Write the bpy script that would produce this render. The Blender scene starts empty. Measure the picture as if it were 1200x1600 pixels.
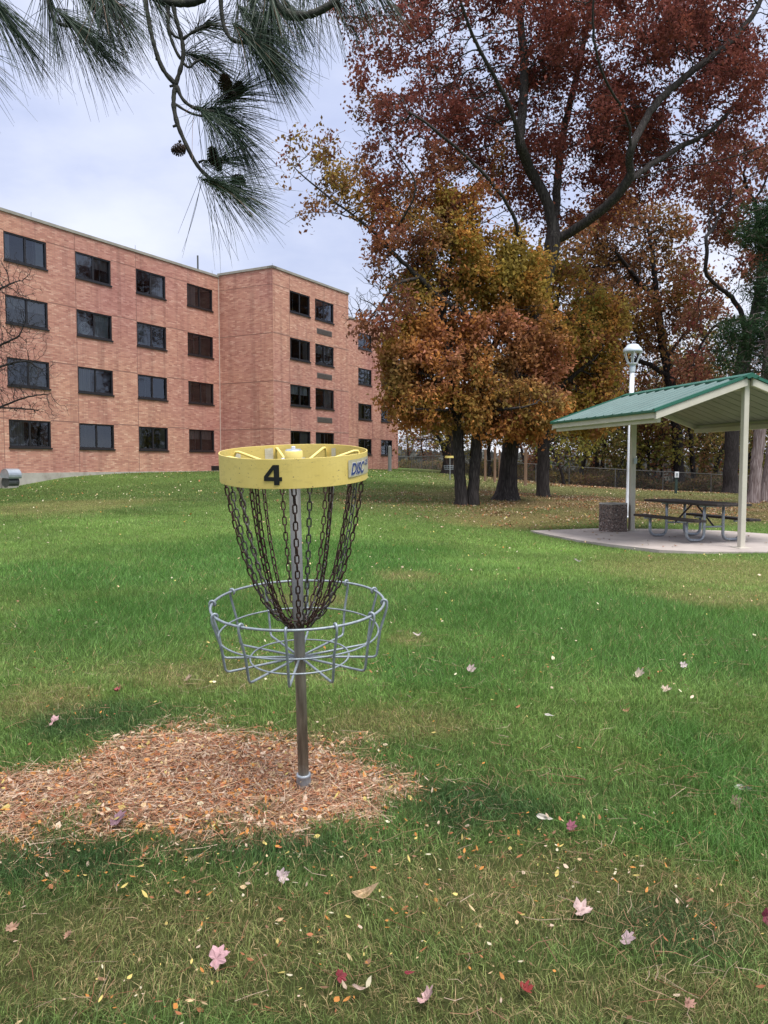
import bpy, bmesh, math, random
import numpy as np
from mathutils import Vector, Matrix, Euler
R = math.radians
rng = np.random.default_rng(7)
random.seed(7)
SC = bpy.context.scene
COL = SC.collection
# ------------------------------------------------------------------ camera
F = 1220.0; P = R(3.52); EYE = 1.5
cd = bpy.data.cameras.new("camera"); cam = bpy.data.objects.new("camera", cd); COL.objects.link(cam)
cam.location = (0, 0, EYE); cam.rotation_euler = (R(90) - P, 0, 0)
cd.sensor_fit = 'VERTICAL'; cd.sensor_height = 24; cd.lens = 24 * F / 1600; cd.clip_start = 0.05; cd.clip_end = 5000
SC.camera = cam
def ray(px, py):
    x = (px - 600) / F; y = (800 - py) / F
    return np.array([x, math.cos(P) + y * math.sin(P), -math.sin(P) + y * math.cos(P)])
def at(px, py, Y):
    d = ray(px, py); return np.array([0, 0, EYE]) + d * (Y / d[1])
def proj(p):
    x, y, z = p[0], p[1], p[2] - EYE
    f = y * math.cos(P) - z * math.sin(P); u = y * math.sin(P) + z * math.cos(P)
    return 600 + F * x / f, 800 - F * u / f
# ------------------------------------------------------------------ noise
_T = np.random.default_rng(3).random((64, 64, 64))
def noise3(p):
    p = np.asarray(p, float); i = np.floor(p).astype(int); f = p - i; f = f * f * (3 - 2 * f)
    out = 0
    for a in (0, 1):
        for b in (0, 1):
            for c in (0, 1):
                w = (f[:, 0] if a else 1 - f[:, 0]) * (f[:, 1] if b else 1 - f[:, 1]) * (f[:, 2] if c else 1 - f[:, 2])
                out = out + w * _T[(i[:, 0] + a) % 64, (i[:, 1] + b) % 64, (i[:, 2] + c) % 64]
    return out
def noise2(x, y, s, seed=0.0):
    x = np.asarray(x, float) / s + seed * 17.3; y = np.asarray(y, float) / s + seed * 5.7
    return .6 * _n2(x, y) + .28 * _n2(x * 2.1 + 7, y * 2.1 + 3) + .12 * _n2(x * 4.3 + 13, y * 4.3 + 9)
_T2 = np.random.default_rng(4).random(65536)
def _n2(x, y):
    xi = np.floor(x); yi = np.floor(y); fx = x - xi; fy = y - yi; fx = fx * fx * (3 - 2 * fx); fy = fy * fy * (3 - 2 * fy)
    a = (xi.astype(np.int64) & 255) * 256; a1 = ((xi.astype(np.int64) + 1) & 255) * 256; b = yi.astype(np.int64) & 255; b1 = (b + 1) & 255
    return (_T2[a + b] * (1 - fx) + _T2[a1 + b] * fx) * (1 - fy) + (_T2[a + b1] * (1 - fx) + _T2[a1 + b1] * fx) * fy
def sstep(a, b, x):
    t = np.clip((x - a) / (b - a), 0, 1); return t * t * (3 - 2 * t)
# ------------------------------------------------------------------ terrain
ctl = [(0, 0, .15), (-3, 1, .15), (3, 1, .13), (-3, 3, .24), (-1.2, 3, .23), (1.5, 3, .2), (3.5, 3.5, .16), (0, 5, .2), (-3, 7, .25), (3, 7, .12),
       (0, -12, .0), (-15, -10, .1), (15, -10, -.1), (-15, 8, .3), (15, 6, -.15),
       (3.2, 18.4, -.09), (4.7, 13.7, -.09), (8.8, 14.2, -.09), (8.5, 19.2, -.09), (6.5, 16.5, -.09), (11, 16, -.12),
       (-30, 30, .2), (-40, 60, .6), (0, 120, .3), (30, 90, -2), (60, 60, -2.5), (-60, 0, 0), (60, 0, -1.5), (0, -80, -.5),
       (-60, 120, .5), (0, 200, -3), (150, 150, -8), (-150, 150, -2), (200, 0, -4), (-200, 0, -2)]
pctl = [(475, 1228, 3.03), (300, 850, 12), (738, 785, 24), (790, 780, 24.5), (849, 777, 26.5), (981, 809, 21), (240, 738, 42.5), (300, 737, 45), (20, 762, 34.4), (100, 746, 37), (160, 741, 39.5),
        (0, 766, 33), (345, 736.5, 46.5), (430, 737, 46), (600, 734, 64), (640, 732, 68), (609, 735, 58), (703, 750, 42), (1050, 768, 50), (870, 757, 52), (1200, 775, 50), (760, 745, 60),
        (1056, 771, 38), (500, 760, 30), (300, 770, 28), (150, 790, 20), (600, 800, 20), (1100, 790, 30), (1185, 785, 29)]
C3 = np.array(list(ctl) + [tuple(at(*c)) for c in pctl])
def _phi(r2): return .5 * r2 * np.log(r2 + 1e-9)
def _tps():
    n = len(C3); X = C3[:, :2]
    r2 = ((X[:, None] - X[None]) ** 2).sum(2); K = _phi(r2) + np.eye(n) * .5
    Pm = np.hstack([np.ones((n, 1)), X]); A = np.zeros((n + 3, n + 3)); A[:n, :n] = K; A[:n, n:] = Pm; A[n:, :n] = Pm.T
    return np.linalg.solve(A, np.concatenate([C3[:, 2], np.zeros(3)]))
_W = _tps()
def gz(x, y):
    x = np.atleast_1d(np.asarray(x, float)); y = np.atleast_1d(np.asarray(y, float)); out = np.empty(len(x))
    for s in range(0, len(x), 50000):
        a = x[s:s + 50000]; b = y[s:s + 50000]
        rr = np.maximum(1, np.hypot(a, b) / 160); ca = a / rr; cb = b / rr
        r2 = (ca[:, None] - C3[None, :, 0]) ** 2 + (cb[:, None] - C3[None, :, 1]) ** 2
        z = _phi(r2) @ _W[:-3] + _W[-3] + _W[-2] * ca + _W[-1] * cb
        out[s:s + 50000] = z + (noise2(a, b, 3.0, 2) - .5) * .05 * np.clip(np.hypot(a, b) / 10, 0, 1)
    return out
def g1(x, y): return float(gz([x], [y])[0])
_gc = {}
def ground_px(px, py):
    if (px, py) not in _gc: _gc[(px, py)] = _ground_px(px, py)
    return _gc[(px, py)].copy()
def _ground_px(px, py):
    d = ray(px, py); ts = np.geomspace(1.2, 300, 600); X = d[0] * ts; Y = d[1] * ts; Z = EYE + d[2] * ts
    below = Z < gz(X, Y); i = int(np.argmax(below)) if below.any() else 599
    lo, hi = ts[i - 1], ts[i]
    for _ in range(18):
        m = (lo + hi) / 2
        if EYE + d[2] * m < g1(d[0] * m, d[1] * m): hi = m
        else: lo = m
    return np.array([d[0] * hi, d[1] * hi, EYE + d[2] * hi])
# ------------------------------------------------------------------ object helpers
def tag(o, label=None, cat=None, group=None, kind=None):
    if label: o['label'] = label
    if cat: o['category'] = cat
    if group: o['group'] = group
    if kind: o['kind'] = kind
    return o
def empty(name, loc, label, cat, group=None, rot=(0, 0, 0)):
    o = bpy.data.objects.new(name, None); COL.objects.link(o); o.location = [float(v) for v in loc]; o.rotation_euler = rot; o.empty_display_size = .2
    return tag(o, label, cat, group)
class MB:
    """collects shapes, links them as ONE mesh"""
    def __init__(s): s.v = []; s.f = []; s.c = []; s.uv = None; s.n = 0
    def add(s, V, Fc, col=None):
        V = np.asarray(V, float).reshape(-1, 3); s.v.append(V)
        for f in Fc: s.f.append(tuple(int(i) + s.n for i in f))
        if col is not None: s.c.append(np.tile(np.append(col, 1.0), (len(V), 1)))
        s.n += len(V); return s
    def box(s, c, d, M=None):
        c = np.array(c, float); d = np.array(d, float) / 2
        V = np.array([[x, y, z] for x in (-1, 1) for y in (-1, 1) for z in (-1, 1)]) * d
        if M is not None: V = V @ np.array(M).T
        return s.add(V + c, [(0, 1, 3, 2), (4, 6, 7, 5), (0, 4, 5, 1), (2, 3, 7, 6), (0, 2, 6, 4), (1, 5, 7, 3)])
    def tube(s, pts, r, k=8, closed=False, cap=True):
        pts = np.asarray(pts, float); n = len(pts); r = np.broadcast_to(np.asarray(r, float), (n,))
        if closed: T = np.roll(pts, -1, 0) - np.roll(pts, 1, 0)
        else: T = np.gradient(pts, axis=0)
        T /= np.linalg.norm(T, axis=1)[:, None] + 1e-12
        a = np.array([0, 0, 1.]) if abs(T[0, 2]) < .9 else np.array([1., 0, 0])
        N = np.cross(T[0], a); N /= np.linalg.norm(N); ang = np.arange(k) * 2 * math.pi / k; rows = []
        for i in range(n):
            N = N - T[i] * (N @ T[i]); N /= np.linalg.norm(N) + 1e-12; B = np.cross(T[i], N)
            rows.append(pts[i] + r[i] * (np.cos(ang)[:, None] * N + np.sin(ang)[:, None] * B))
        fs = []
        m = n if closed else n - 1
        for i in range(m):
            j = (i + 1) % n
            for q in range(k): fs.append((i * k + q, i * k + (q + 1) % k, j * k + (q + 1) % k, j * k + q))
        if cap and not closed: fs += [tuple(range(k))[::-1], tuple((n - 1) * k + q for q in range(k))]
        return s.add(np.concatenate(rows), fs)
    def lathe(s, prof, k=24, c=(0, 0, 0), caps=True):
        ang = np.arange(k) * 2 * math.pi / k; V = []
        for r, z in prof: V += [(c[0] + r * math.cos(a), c[1] + r * math.sin(a), c[2] + z) for a in ang]
        fs = []
        for i in range(len(prof) - 1):
            for q in range(k): fs.append((i * k + q, i * k + (q + 1) % k, (i + 1) * k + (q + 1) % k, (i + 1) * k + q))
        if caps: fs += [tuple(range(k))[::-1], tuple((len(prof) - 1) * k + q for q in range(k))]
        return s.add(V, fs)
    def build(s, name, mat, parent=None, smooth=False, bevel=0, label=None):
        me = bpy.data.meshes.new(name); me.from_pydata(np.concatenate(s.v).tolist(), [], s.f); me.update()
        if s.c:
            at_ = me.color_attributes.new('tint', 'FLOAT_COLOR', 'POINT'); at_.data.foreach_set('color', np.concatenate(s.c).astype(np.float32).ravel())
        if smooth: me.shade_smooth()
        me.materials.append(mat); o = bpy.data.objects.new(name, me); COL.objects.link(o)
        if parent is not None: o.parent = parent
        if bevel:
            b = o.modifiers.new('bevel', 'BEVEL'); b.width = bevel; b.segments = 2; b.limit_method = 'ANGLE'
        if label: o['label'] = label
        return o
def npmesh(name, V, Fc, mat, col=None, parent=None, smooth=False, uv=None):
    me = bpy.data.meshes.new(name); V = np.ascontiguousarray(V, np.float32); Fc = np.ascontiguousarray(Fc, np.int32); k = Fc.shape[1]
    me.vertices.add(len(V)); me.vertices.foreach_set('co', V.ravel()); me.loops.add(Fc.size); me.loops.foreach_set('vertex_index', Fc.ravel())
    me.polygons.add(len(Fc)); me.polygons.foreach_set('loop_start', np.arange(len(Fc), dtype=np.int32) * k)
    me.update(calc_edges=True)
    if smooth: me.shade_smooth()
    else: me.shade_flat()
    if col is not None:
        a = me.color_attributes.new('tint', 'FLOAT_COLOR', 'POINT'); c4 = np.ones((len(V), 4), np.float32); c4[:, :3] = col; a.data.foreach_set('color', c4.ravel())
    if uv is not None:
        l = me.uv_layers.new(name='UVMap'); l.data.foreach_set('uv', np.asarray(uv, np.float32).ravel())
    me.materials.append(mat); o = bpy.data.objects.new(name, me); COL.objects.link(o)
    if parent is not None: o.parent = parent
    return o
def copy_tree(o, parent=None):
    c = o.copy(); COL.objects.link(c)
    if parent is not None: c.parent = parent
    for ch in list(o.children): copy_tree(ch, c)
    return c
# ------------------------------------------------------------------ materials
def newmat(name):
    m = bpy.data.materials.new(name); m.use_nodes = True; nt = m.node_tree
    return m, nt, nt.nodes['Principled BSDF'], nt.nodes['Material Output']
def nd(nt, t, **k):
    n = nt.nodes.new(t)
    for a, b in k.items():
        if a.startswith('i_'): n.inputs[int(a[2:]) if a[2:].isdigit() else a[2:].replace('_', ' ')].default_value = b
        else: setattr(n, a, b)
    return n
def c4(c): return (c[0], c[1], c[2], 1)
def ramp(nt, fac, stops):
    r = nt.nodes.new('ShaderNodeValToRGB'); e = r.color_ramp.elements
    while len(e) < len(stops): e.new(.5)
    for i, (p, c) in enumerate(stops): e[i].position = p; e[i].color = c4(c)
    nt.links.new(fac, r.inputs[0]); return r.outputs[0]
def mix(nt, fac, a, b, mode='MIX'):
    m = nt.nodes.new('ShaderNodeMix'); m.data_type = 'RGBA'; m.blend_type = mode
    for s, v in ((0, fac), (6, a), (7, b)):
        if isinstance(v, (int, float)): m.inputs[s].default_value = v
        elif isinstance(v, tuple): m.inputs[s].default_value = c4(v)
        else: nt.links.new(v, m.inputs[s])
    return m.outputs[2]
def coords(nt, scale=(1, 1, 1), kind='Object'):
    tc = nt.nodes.new('ShaderNodeTexCoord'); mp = nt.nodes.new('ShaderNodeMapping'); mp.inputs['Scale'].default_value = scale
    nt.links.new(tc.outputs[kind], mp.inputs[0]); return mp.outputs[0]
def noisetex(nt, vec, scale, detail=4, rough=.55):
    n = nt.nodes.new('ShaderNodeTexNoise'); n.inputs['Scale'].default_value = scale; n.inputs['Detail'].default_value = detail; n.inputs['Roughness'].default_value = rough
    if vec is not None: nt.links.new(vec, n.inputs['Vector'])
    return n.outputs['Fac']
def bump(nt, h, bs, strength=.3, dist=.01):
    b = nt.nodes.new('ShaderNodeBump'); b.inputs['Strength'].default_value = strength; b.inputs['Distance'].default_value = dist
    nt.links.new(h, b.inputs['Height']); nt.links.new(b.outputs[0], bs.inputs['Normal'])
def surf(name, stops, scale=8, rough=.7, metal=0, bmp=.15, dist=.004, stretch=(1, 1, 1), detail=5, spec=.5):
    m, nt, bs, out = newmat(name); v = coords(nt, stretch); f = noisetex(nt, v, scale, detail, .6)
    nt.links.new(ramp(nt, f, stops), bs.inputs['Base Color']); bs.inputs['Roughness'].default_value = rough; bs.inputs['Metallic'].default_value = metal
    bs.inputs['Specular IOR Level'].default_value = spec
    f2 = noisetex(nt, v, scale * 5, 4, .6); bump(nt, f2, bs, bmp, dist); return m
def tinted(name, transl=.3, rough=.6, spec=.25, var=.25, nscale=30):
    m, nt, bs, out = newmat(name); a = nd(nt, 'ShaderNodeAttribute', attribute_name='tint')
    f = noisetex(nt, coords(nt), nscale, 2); g = ramp(nt, f, [(.3, (1 - var,) * 3), (.7, (1 + var,) * 3)])
    c = mix(nt, 1.0, a.outputs['Color'], g, 'MULTIPLY'); nt.links.new(c, bs.inputs['Base Color']); bs.inputs['Roughness'].default_value = rough; bs.inputs['Specular IOR Level'].default_value = spec
    if transl > 0:
        t = nt.nodes.new('ShaderNodeBsdfTranslucent'); nt.links.new(c, t.inputs[0]); mx = nt.nodes.new('ShaderNodeMixShader'); mx.inputs[0].default_value = transl
        nt.links.new(bs.outputs[0], mx.inputs[1]); nt.links.new(t.outputs[0], mx.inputs[2]); nt.links.new(mx.outputs[0], out.inputs[0])
    return m
M = {}
M['grass'] = tinted('grass_blade', .35, .55, .3, .15, 8)
M['leaf'] = tinted('tree_leaf', .4, .75, .12, .12, 1.2)
M['litter'] = tinted('litter', .12, .75, .2, .15, 40)
M['needle'] = tinted('pine_needle', .1, .5, .35, .2, 20)
M['yellow'] = surf('yellow_paint', [(.25, (.64, .50, .13)), (.5, (.73, .59, .18)), (.75, (.78, .64, .23))], 9, .5, 0, .1, .002)
def _yel():
    m, nt, bs, out = newmat('band_yellow_paint'); v = coords(nt)
    f = noisetex(nt, v, 7, 5); base = ramp(nt, f, [(.3, (.66, .50, .13)), (.7, (.76, .60, .19))])
    s = noisetex(nt, coords(nt, (1, 1, 1.6)), 85, 3, .6); spk = ramp(nt, s, [(.66, (0, 0, 0)), (.72, (1, 1, 1))])
    s2 = noisetex(nt, coords(nt, (1, 1, 2.5)), 24, 5, .7); dirt = ramp(nt, s2, [(.55, (0, 0, 0)), (.75, (.55, .55, .55))])
    c = mix(nt, dirt, base, (.42, .31, .09)); c = mix(nt, spk, c, (.2, .14, .07)); nt.links.new(c, bs.inputs['Base Color'])
    bs.inputs['Roughness'].default_value = .5; bump(nt, s2, bs, .15, .002); return m
M['band'] = _yel()
M['black'] = surf('black_vinyl', [(.3, (.006, .006, .008)), (.7, (.012, .012, .014))], 30, .4, 0, .05, .001)
M['sticker'] = surf('faded_sticker', [(.3, (.36, .33, .22)), (.5, (.46, .42, .28)), (.7, (.55, .5, .33))], 35, .45, 0, .1, .001, (1, 1, 1))
M['stick_white'] = surf('sticker_white', [(.3, (.6, .6, .62)), (.7, (.75, .75, .78))], 30, .45, 0, .05, .001)
M['stick_blue'] = surf('sticker_blue', [(.3, (.02, .035, .12)), (.7, (.035, .06, .2))], 30, .45, 0, .05, .001)
M['tape'] = surf('peeling_white_tape', [(.3, (.5, .46, .34)), (.7, (.68, .64, .5))], 40, .6, 0, .2, .003)
M['galv'] = surf('galvanised_steel', [(.3, (.22, .24, .26)), (.5, (.32, .35, .38)), (.7, (.42, .45, .48))], 30, .45, .55, .2, .002)
M['fencewire'] = surf('old_fence_wire', [(.3, (.09, .09, .085)), (.7, (.16, .16, .15))], 5, .7, .2, .1, .002)
M['galvwire'] = surf('galvanised_wire', [(.3, (.19, .22, .245)), (.6, (.29, .33, .365)), (.8, (.4, .44, .47))], 45, .5, .35, .25, .002)
def _pole():
    m, nt, bs, out = newmat('weathered_pole'); f = noisetex(nt, coords(nt, (1, 1, .12)), 60, 6, .65)
    c = ramp(nt, f, [(.3, (.11, .10, .08)), (.5, (.20, .185, .15)), (.72, (.31, .29, .24))])
    tc = nt.nodes.new('ShaderNodeTexCoord'); sx = nt.nodes.new('ShaderNodeSeparateXYZ'); nt.links.new(tc.outputs['Object'], sx.inputs[0])
    g = nt.nodes.new('ShaderNodeMapRange'); g.inputs[1].default_value = .5; g.inputs[2].default_value = .8; nt.links.new(sx.outputs['Z'], g.inputs[0])
    c = mix(nt, g.outputs[0], c, (.15, .155, .16)); c = mix(nt, 1.0, c, ramp(nt, noisetex(nt, coords(nt, (3, 3, .4)), 14, 4), [(.3, (.7, .66, .62)), (.7, (1.15, 1.15, 1.15))]), 'MULTIPLY'); nt.links.new(c, bs.inputs['Base Color']); bs.inputs['Roughness'].default_value = .6; bs.inputs['Metallic'].default_value = .15; bump(nt, f, bs, .2, .002); return m
M['pole'] = _pole()
M['rust'] = surf('rusty_chain', [(.3, (.022, .012, .010)), (.5, (.050, .024, .019)), (.65, (.08, .042, .033)), (.8, (.15, .11, .10))], 55, .65, .3, .4, .002)
M['chain_grey'] = surf('weathered_chain', [(.3, (.04, .034, .03)), (.5, (.09, .082, .078)), (.75, (.18, .18, .175))], 55, .6, .4, .4, .002)
def _bark(name, a, b, c, s=15):
    m, nt, bs, out = newmat(name); v = coords(nt, (1, 1, .13)); vo = nd(nt, 'ShaderNodeTexVoronoi', feature='DISTANCE_TO_EDGE'); vo.inputs['Scale'].default_value = s
    nz = nt.nodes.new('ShaderNodeTexNoise'); nz.inputs['Scale'].default_value = 3; nz.inputs['Detail'].default_value = 5; nt.links.new(v, nz.inputs['Vector'])
    ad = nd(nt, 'ShaderNodeVectorMath', operation='MULTIPLY_ADD'); ad.inputs[1].default_value = (.5,) * 3; nt.links.new(nz.outputs['Color'], ad.inputs[0]); nt.links.new(v, ad.inputs[2]); nt.links.new(ad.outputs[0], vo.inputs['Vector'])
    f = noisetex(nt, v, 22, 5); mm = nd(nt, 'ShaderNodeMath', operation='MULTIPLY'); nt.links.new(vo.outputs['Distance'], mm.inputs[0]); mm.inputs[1].default_value = 3.2
    e = mix(nt, .6, mm.outputs[0], f); nt.links.new(ramp(nt, e, [(.12, a), (.35, b), (.7, c)]), bs.inputs['Base Color']); bs.inputs['Roughness'].default_value = .9; bs.inputs['Specular IOR Level'].default_value = .15
    bump(nt, e, bs, .8, .02); return m
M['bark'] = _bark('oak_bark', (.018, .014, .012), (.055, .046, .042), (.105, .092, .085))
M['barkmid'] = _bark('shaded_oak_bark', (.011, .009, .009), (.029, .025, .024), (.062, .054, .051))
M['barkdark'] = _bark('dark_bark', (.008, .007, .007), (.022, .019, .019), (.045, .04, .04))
M['barkpine'] = _bark('pine_bark', (.07, .05, .045), (.17, .13, .125), (.28, .235, .23), 11)
M['twig'] = surf('lichen_twig', [(.3, (.014, .013, .011)), (.55, (.034, .034, .027)), (.8, (.07, .073, .048))], 60, .85, 0, .6, .004)
M['cone'] = surf('cone_scale', [(.3, (.025, .014, .01)), (.7, (.07, .042, .028))], 60, .8, 0, .4, .002)
M['concrete'] = surf('slab_concrete', [(.25, (.29, .25, .225)), (.5, (.385, .335, .305)), (.75, (.455, .40, .365))], 1.6, .85, 0, .25, .006, detail=9)
M['foundation'] = surf('foundation_concrete', [(.3, (.3, .275, .24)), (.5, (.4, .375, .335)), (.75, (.48, .455, .41))], 2.2, .9, 0, .3, .01, detail=8)
M['beige'] = surf('beige_painted_steel', [(.3, (.48, .445, .375)), (.7, (.56, .52, .445))], 3, .45, 0, .06, .002)
M['beigepanel'] = surf('beige_panel', [(.3, (.20, .205, .18)), (.7, (.26, .265, .235))], 2, .5, 0, .05, .002)
M['green'] = surf('green_metal_roofing', [(.3, (.065, .120, .113)), (.55, (.08, .145, .136)), (.8, (.10, .175, .165))], 1.8, .5, 0, .05, .002, spec=.35)
M['greendk'] = surf('green_trim', [(.3, (.012, .095, .062)), (.7, (.02, .13, .085))], 3, .35, 0, .05, .002)
M['white'] = surf('white_painted_metal', [(.3, (.62, .64, .68)), (.7, (.76, .78, .82))], 5, .4, 0, .05, .002)
M['lampgrey'] = surf('lamp_cap_paint', [(.3, (.48, .54, .62)), (.7, (.62, .68, .76))], 8, .35, 0, .05, .002)
M['plank'] = surf('dark_recycled_plank', [(.3, (.022, .016, .014)), (.55, (.038, .028, .026)), (.8, (.06, .047, .043))], 10, .6, 0, .35, .004, (1, .08, 1))
M['vent'] = surf('vent_galvanised', [(.3, (.3, .34, .38)), (.7, (.44, .48, .53))], 4, .4, .5, .1, .003)
M['ventdk'] = surf('vent_dark', [(.3, (.05, .055, .055)), (.7, (.10, .11, .11))], 6, .6, .2, .1, .003)
M['grille'] = surf('grille_metal', [(.3, (.13, .11, .10)), (.7, (.19, .165, .15))], 9, .6, .2, .1, .003)
M['woodpost'] = surf('weathered_cedar', [(.3, (.12, .07, .042)), (.55, (.18, .11, .068)), (.8, (.25, .16, .10))], 8, .85, 0, .4, .005, (1, 1, .1))
M['greypost'] = surf('grey_post', [(.3, (.10, .105, .105)), (.7, (.17, .175, .17))], 8, .8, 0, .3, .005, (1, 1, .1))
M['darkgreen'] = surf('dark_green_post', [(.3, (.012, .028, .024)), (.7, (.022, .045, .038))], 8, .5, 0, .1, .002)
M['frame'] = surf('bronze_window_frame', [(.3, (.012, .012, .015)), (.7, (.025, .024, .028))], 6, .4, .2, .05, .002)
M['coping'] = surf('roof_coping', [(.3, (.24, .225, .19)), (.7, (.34, .32, .275))], 2, .6, 0, .1, .003)
M['interior'] = surf('room_interior', [(.3, (.02, .019, .018)), (.7, (.045, .04, .038))], 2, .9, 0, .05, .002)
M['curtain'] = surf('curtain_cloth', [(.3, (.2, .2, .215)), (.7, (.36, .35, .35))], 3, .9, 0, .3, .01, (8, 8, .3))
M['blindlight'] = surf('light_blind', [(.3, (.38, .42, .45)), (.7, (.5, .54, .56))], 3, .8, 0, .2, .01, (.3, .3, 8))
def _agg():
    m, nt, bs, out = newmat('exposed_aggregate'); v = coords(nt); vo = nd(nt, 'ShaderNodeTexVoronoi'); vo.inputs['Scale'].default_value = 42; nt.links.new(v, vo.inputs['Vector'])
    sp = nt.nodes.new('ShaderNodeSeparateColor'); nt.links.new(vo.outputs['Color'], sp.inputs[0])
    c = ramp(nt, sp.outputs[0], [(0, (.035, .025, .022)), (.3, (.11, .075, .06)), (.6, (.2, .14, .115)), (.85, (.1, .085, .08)), (1, (.36, .3, .26))]); nt.links.new(c, bs.inputs['Base Color'])
    bs.inputs['Roughness'].default_value = .8; bump(nt, vo.outputs['Distance'], bs, .8, -.01); return m
M['aggregate'] = _agg()
def _glass():
    m, nt, bs, out = newmat('window_glass'); nt.nodes.remove(bs)
    gl = nt.nodes.new('ShaderNodeBsdfGlossy'); gl.inputs['Roughness'].default_value = .03; gl.inputs[0].default_value = (.8, .88, 1, 1)
    tr = nt.nodes.new('ShaderNodeBsdfTransparent'); tr.inputs[0].default_value = (.74, .77, .8, 1)
    fr = nt.nodes.new('ShaderNodeFresnel'); fr.inputs[0].default_value = 1.6
    a = nd(nt, 'ShaderNodeMath', operation='MULTIPLY_ADD'); a.inputs[1].default_value = 1.35; a.inputs[2].default_value = .02; nt.links.new(fr.outputs[0], a.inputs[0]); a.use_clamp = True
    f = noisetex(nt, coords(nt), 1.2, 2); b = nt.nodes.new('ShaderNodeBump'); b.inputs['Strength'].default_value = .12; b.inputs['Distance'].default_value = .02; nt.links.new(f, b.inputs['Height']); nt.links.new(b.outputs[0], gl.inputs['Normal'])
    mx = nt.nodes.new('ShaderNodeMixShader'); nt.links.new(a.outputs[0], mx.inputs[0]); nt.links.new(tr.outputs[0], mx.inputs[1]); nt.links.new(gl.outputs[0], mx.inputs[2]); nt.links.new(mx.outputs[0], out.inputs[0]); return m
M['glass'] = _glass()
def _brick():
    m, nt, bs, out = newmat('salmon_brick'); uv = coords(nt, (1, 1, 1), 'UV'); b = nt.nodes.new('ShaderNodeTexBrick')
    b.inputs['Scale'].default_value = 1; b.inputs['Brick Width'].default_value = .26; b.inputs['Row Height'].default_value = .068; b.inputs['Mortar Size'].default_value = .006; b.inputs['Mortar Smooth'].default_value = .3
    b.inputs['Bias'].default_value = 0; b.offset = .5; b.inputs['Color1'].default_value = (0, 0, 0, 1); b.inputs['Color2'].default_value = (1, 1, 1, 1); b.inputs['Mortar'].default_value = (.5, .5, .5, 1); nt.links.new(uv, b.inputs['Vector'])
    sp = nt.nodes.new('ShaderNodeSeparateColor'); nt.links.new(b.outputs['Color'], sp.inputs[0])
    c = ramp(nt, sp.outputs[0], [(0, (.40, .18, .14)), (.25, (.48, .235, .18)), (.6, (.53, .27, .208)), (.88, (.58, .32, .245)), (1, (.65, .40, .315))])
    f = noisetex(nt, coords(nt, (.22, 1.6, 1), 'UV'), 1.6, 5, .6); c = mix(nt, 1.0, c, ramp(nt, f, [(.3, (.96, .95, .955)), (.5, (1, 1, 1)), (.72, (1.04, 1.03, 1.02))]), 'MULTIPLY')
    f2 = noisetex(nt, coords(nt, (.12, .12, 1), 'UV'), 1.2, 3, .5); c = mix(nt, 1.0, c, ramp(nt, f2, [(.35, (.88, .78, .86)), (.6, (1.08, 1.10, 1.02))]), 'MULTIPLY')
    f3 = noisetex(nt, coords(nt, (2.2, .10, 1), 'UV'), 1.0, 4, .6); c = mix(nt, 1.0, c, ramp(nt, f3, [(.34, (.74, .72, .73)), (.5, (1, 1, 1))]), 'MULTIPLY')
    c = mix(nt, b.outputs['Fac'], c, (.34, .22, .185)); nt.links.new(c, bs.inputs['Base Color']); bs.inputs['Roughness'].default_value = .85; bs.inputs['Specular IOR Level'].default_value = .2
    iv = nd(nt, 'ShaderNodeMath', operation='SUBTRACT'); iv.inputs[0].default_value = 1; nt.links.new(b.outputs['Fac'], iv.inputs[1]); bump(nt, iv.outputs[0], bs, .35, .01); return m
M['brick'] = _brick()
M['joint'] = surf('sealant_joint', [(.3, (.22, .11, .09)), (.7, (.28, .15, .12))], 3, .9)
M['jointlight'] = surf('pale_sealant_joint', [(.3, (.4, .3, .26)), (.7, (.5, .38, .33))], 3, .9)
def _ground():
    m, nt, bs, out = newmat('lawn_ground'); a = nd(nt, 'ShaderNodeAttribute', attribute_name='tint'); v = coords(nt)
    f = noisetex(nt, v, 14, 8, .75); g = ramp(nt, f, [(.3, (.55, .58, .5)), (.5, (.95, .95, .95)), (.7, (1.4, 1.4, 1.3))])
    f2 = noisetex(nt, v, 2.2, 6, .7); h = ramp(nt, f2, [(.3, (.8, .85, .8)), (.7, (1.2, 1.15, 1.15))])
    c = mix(nt, 1.0, mix(nt, 1.0, a.outputs['Color'], g, 'MULTIPLY'), h, 'MULTIPLY'); nt.links.new(c, bs.inputs['Base Color']); bs.inputs['Roughness'].default_value = .95; bs.inputs['Specular IOR Level'].default_value = .1
    bump(nt, f, bs, .8, .04); return m
M['ground'] = _ground()
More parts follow.
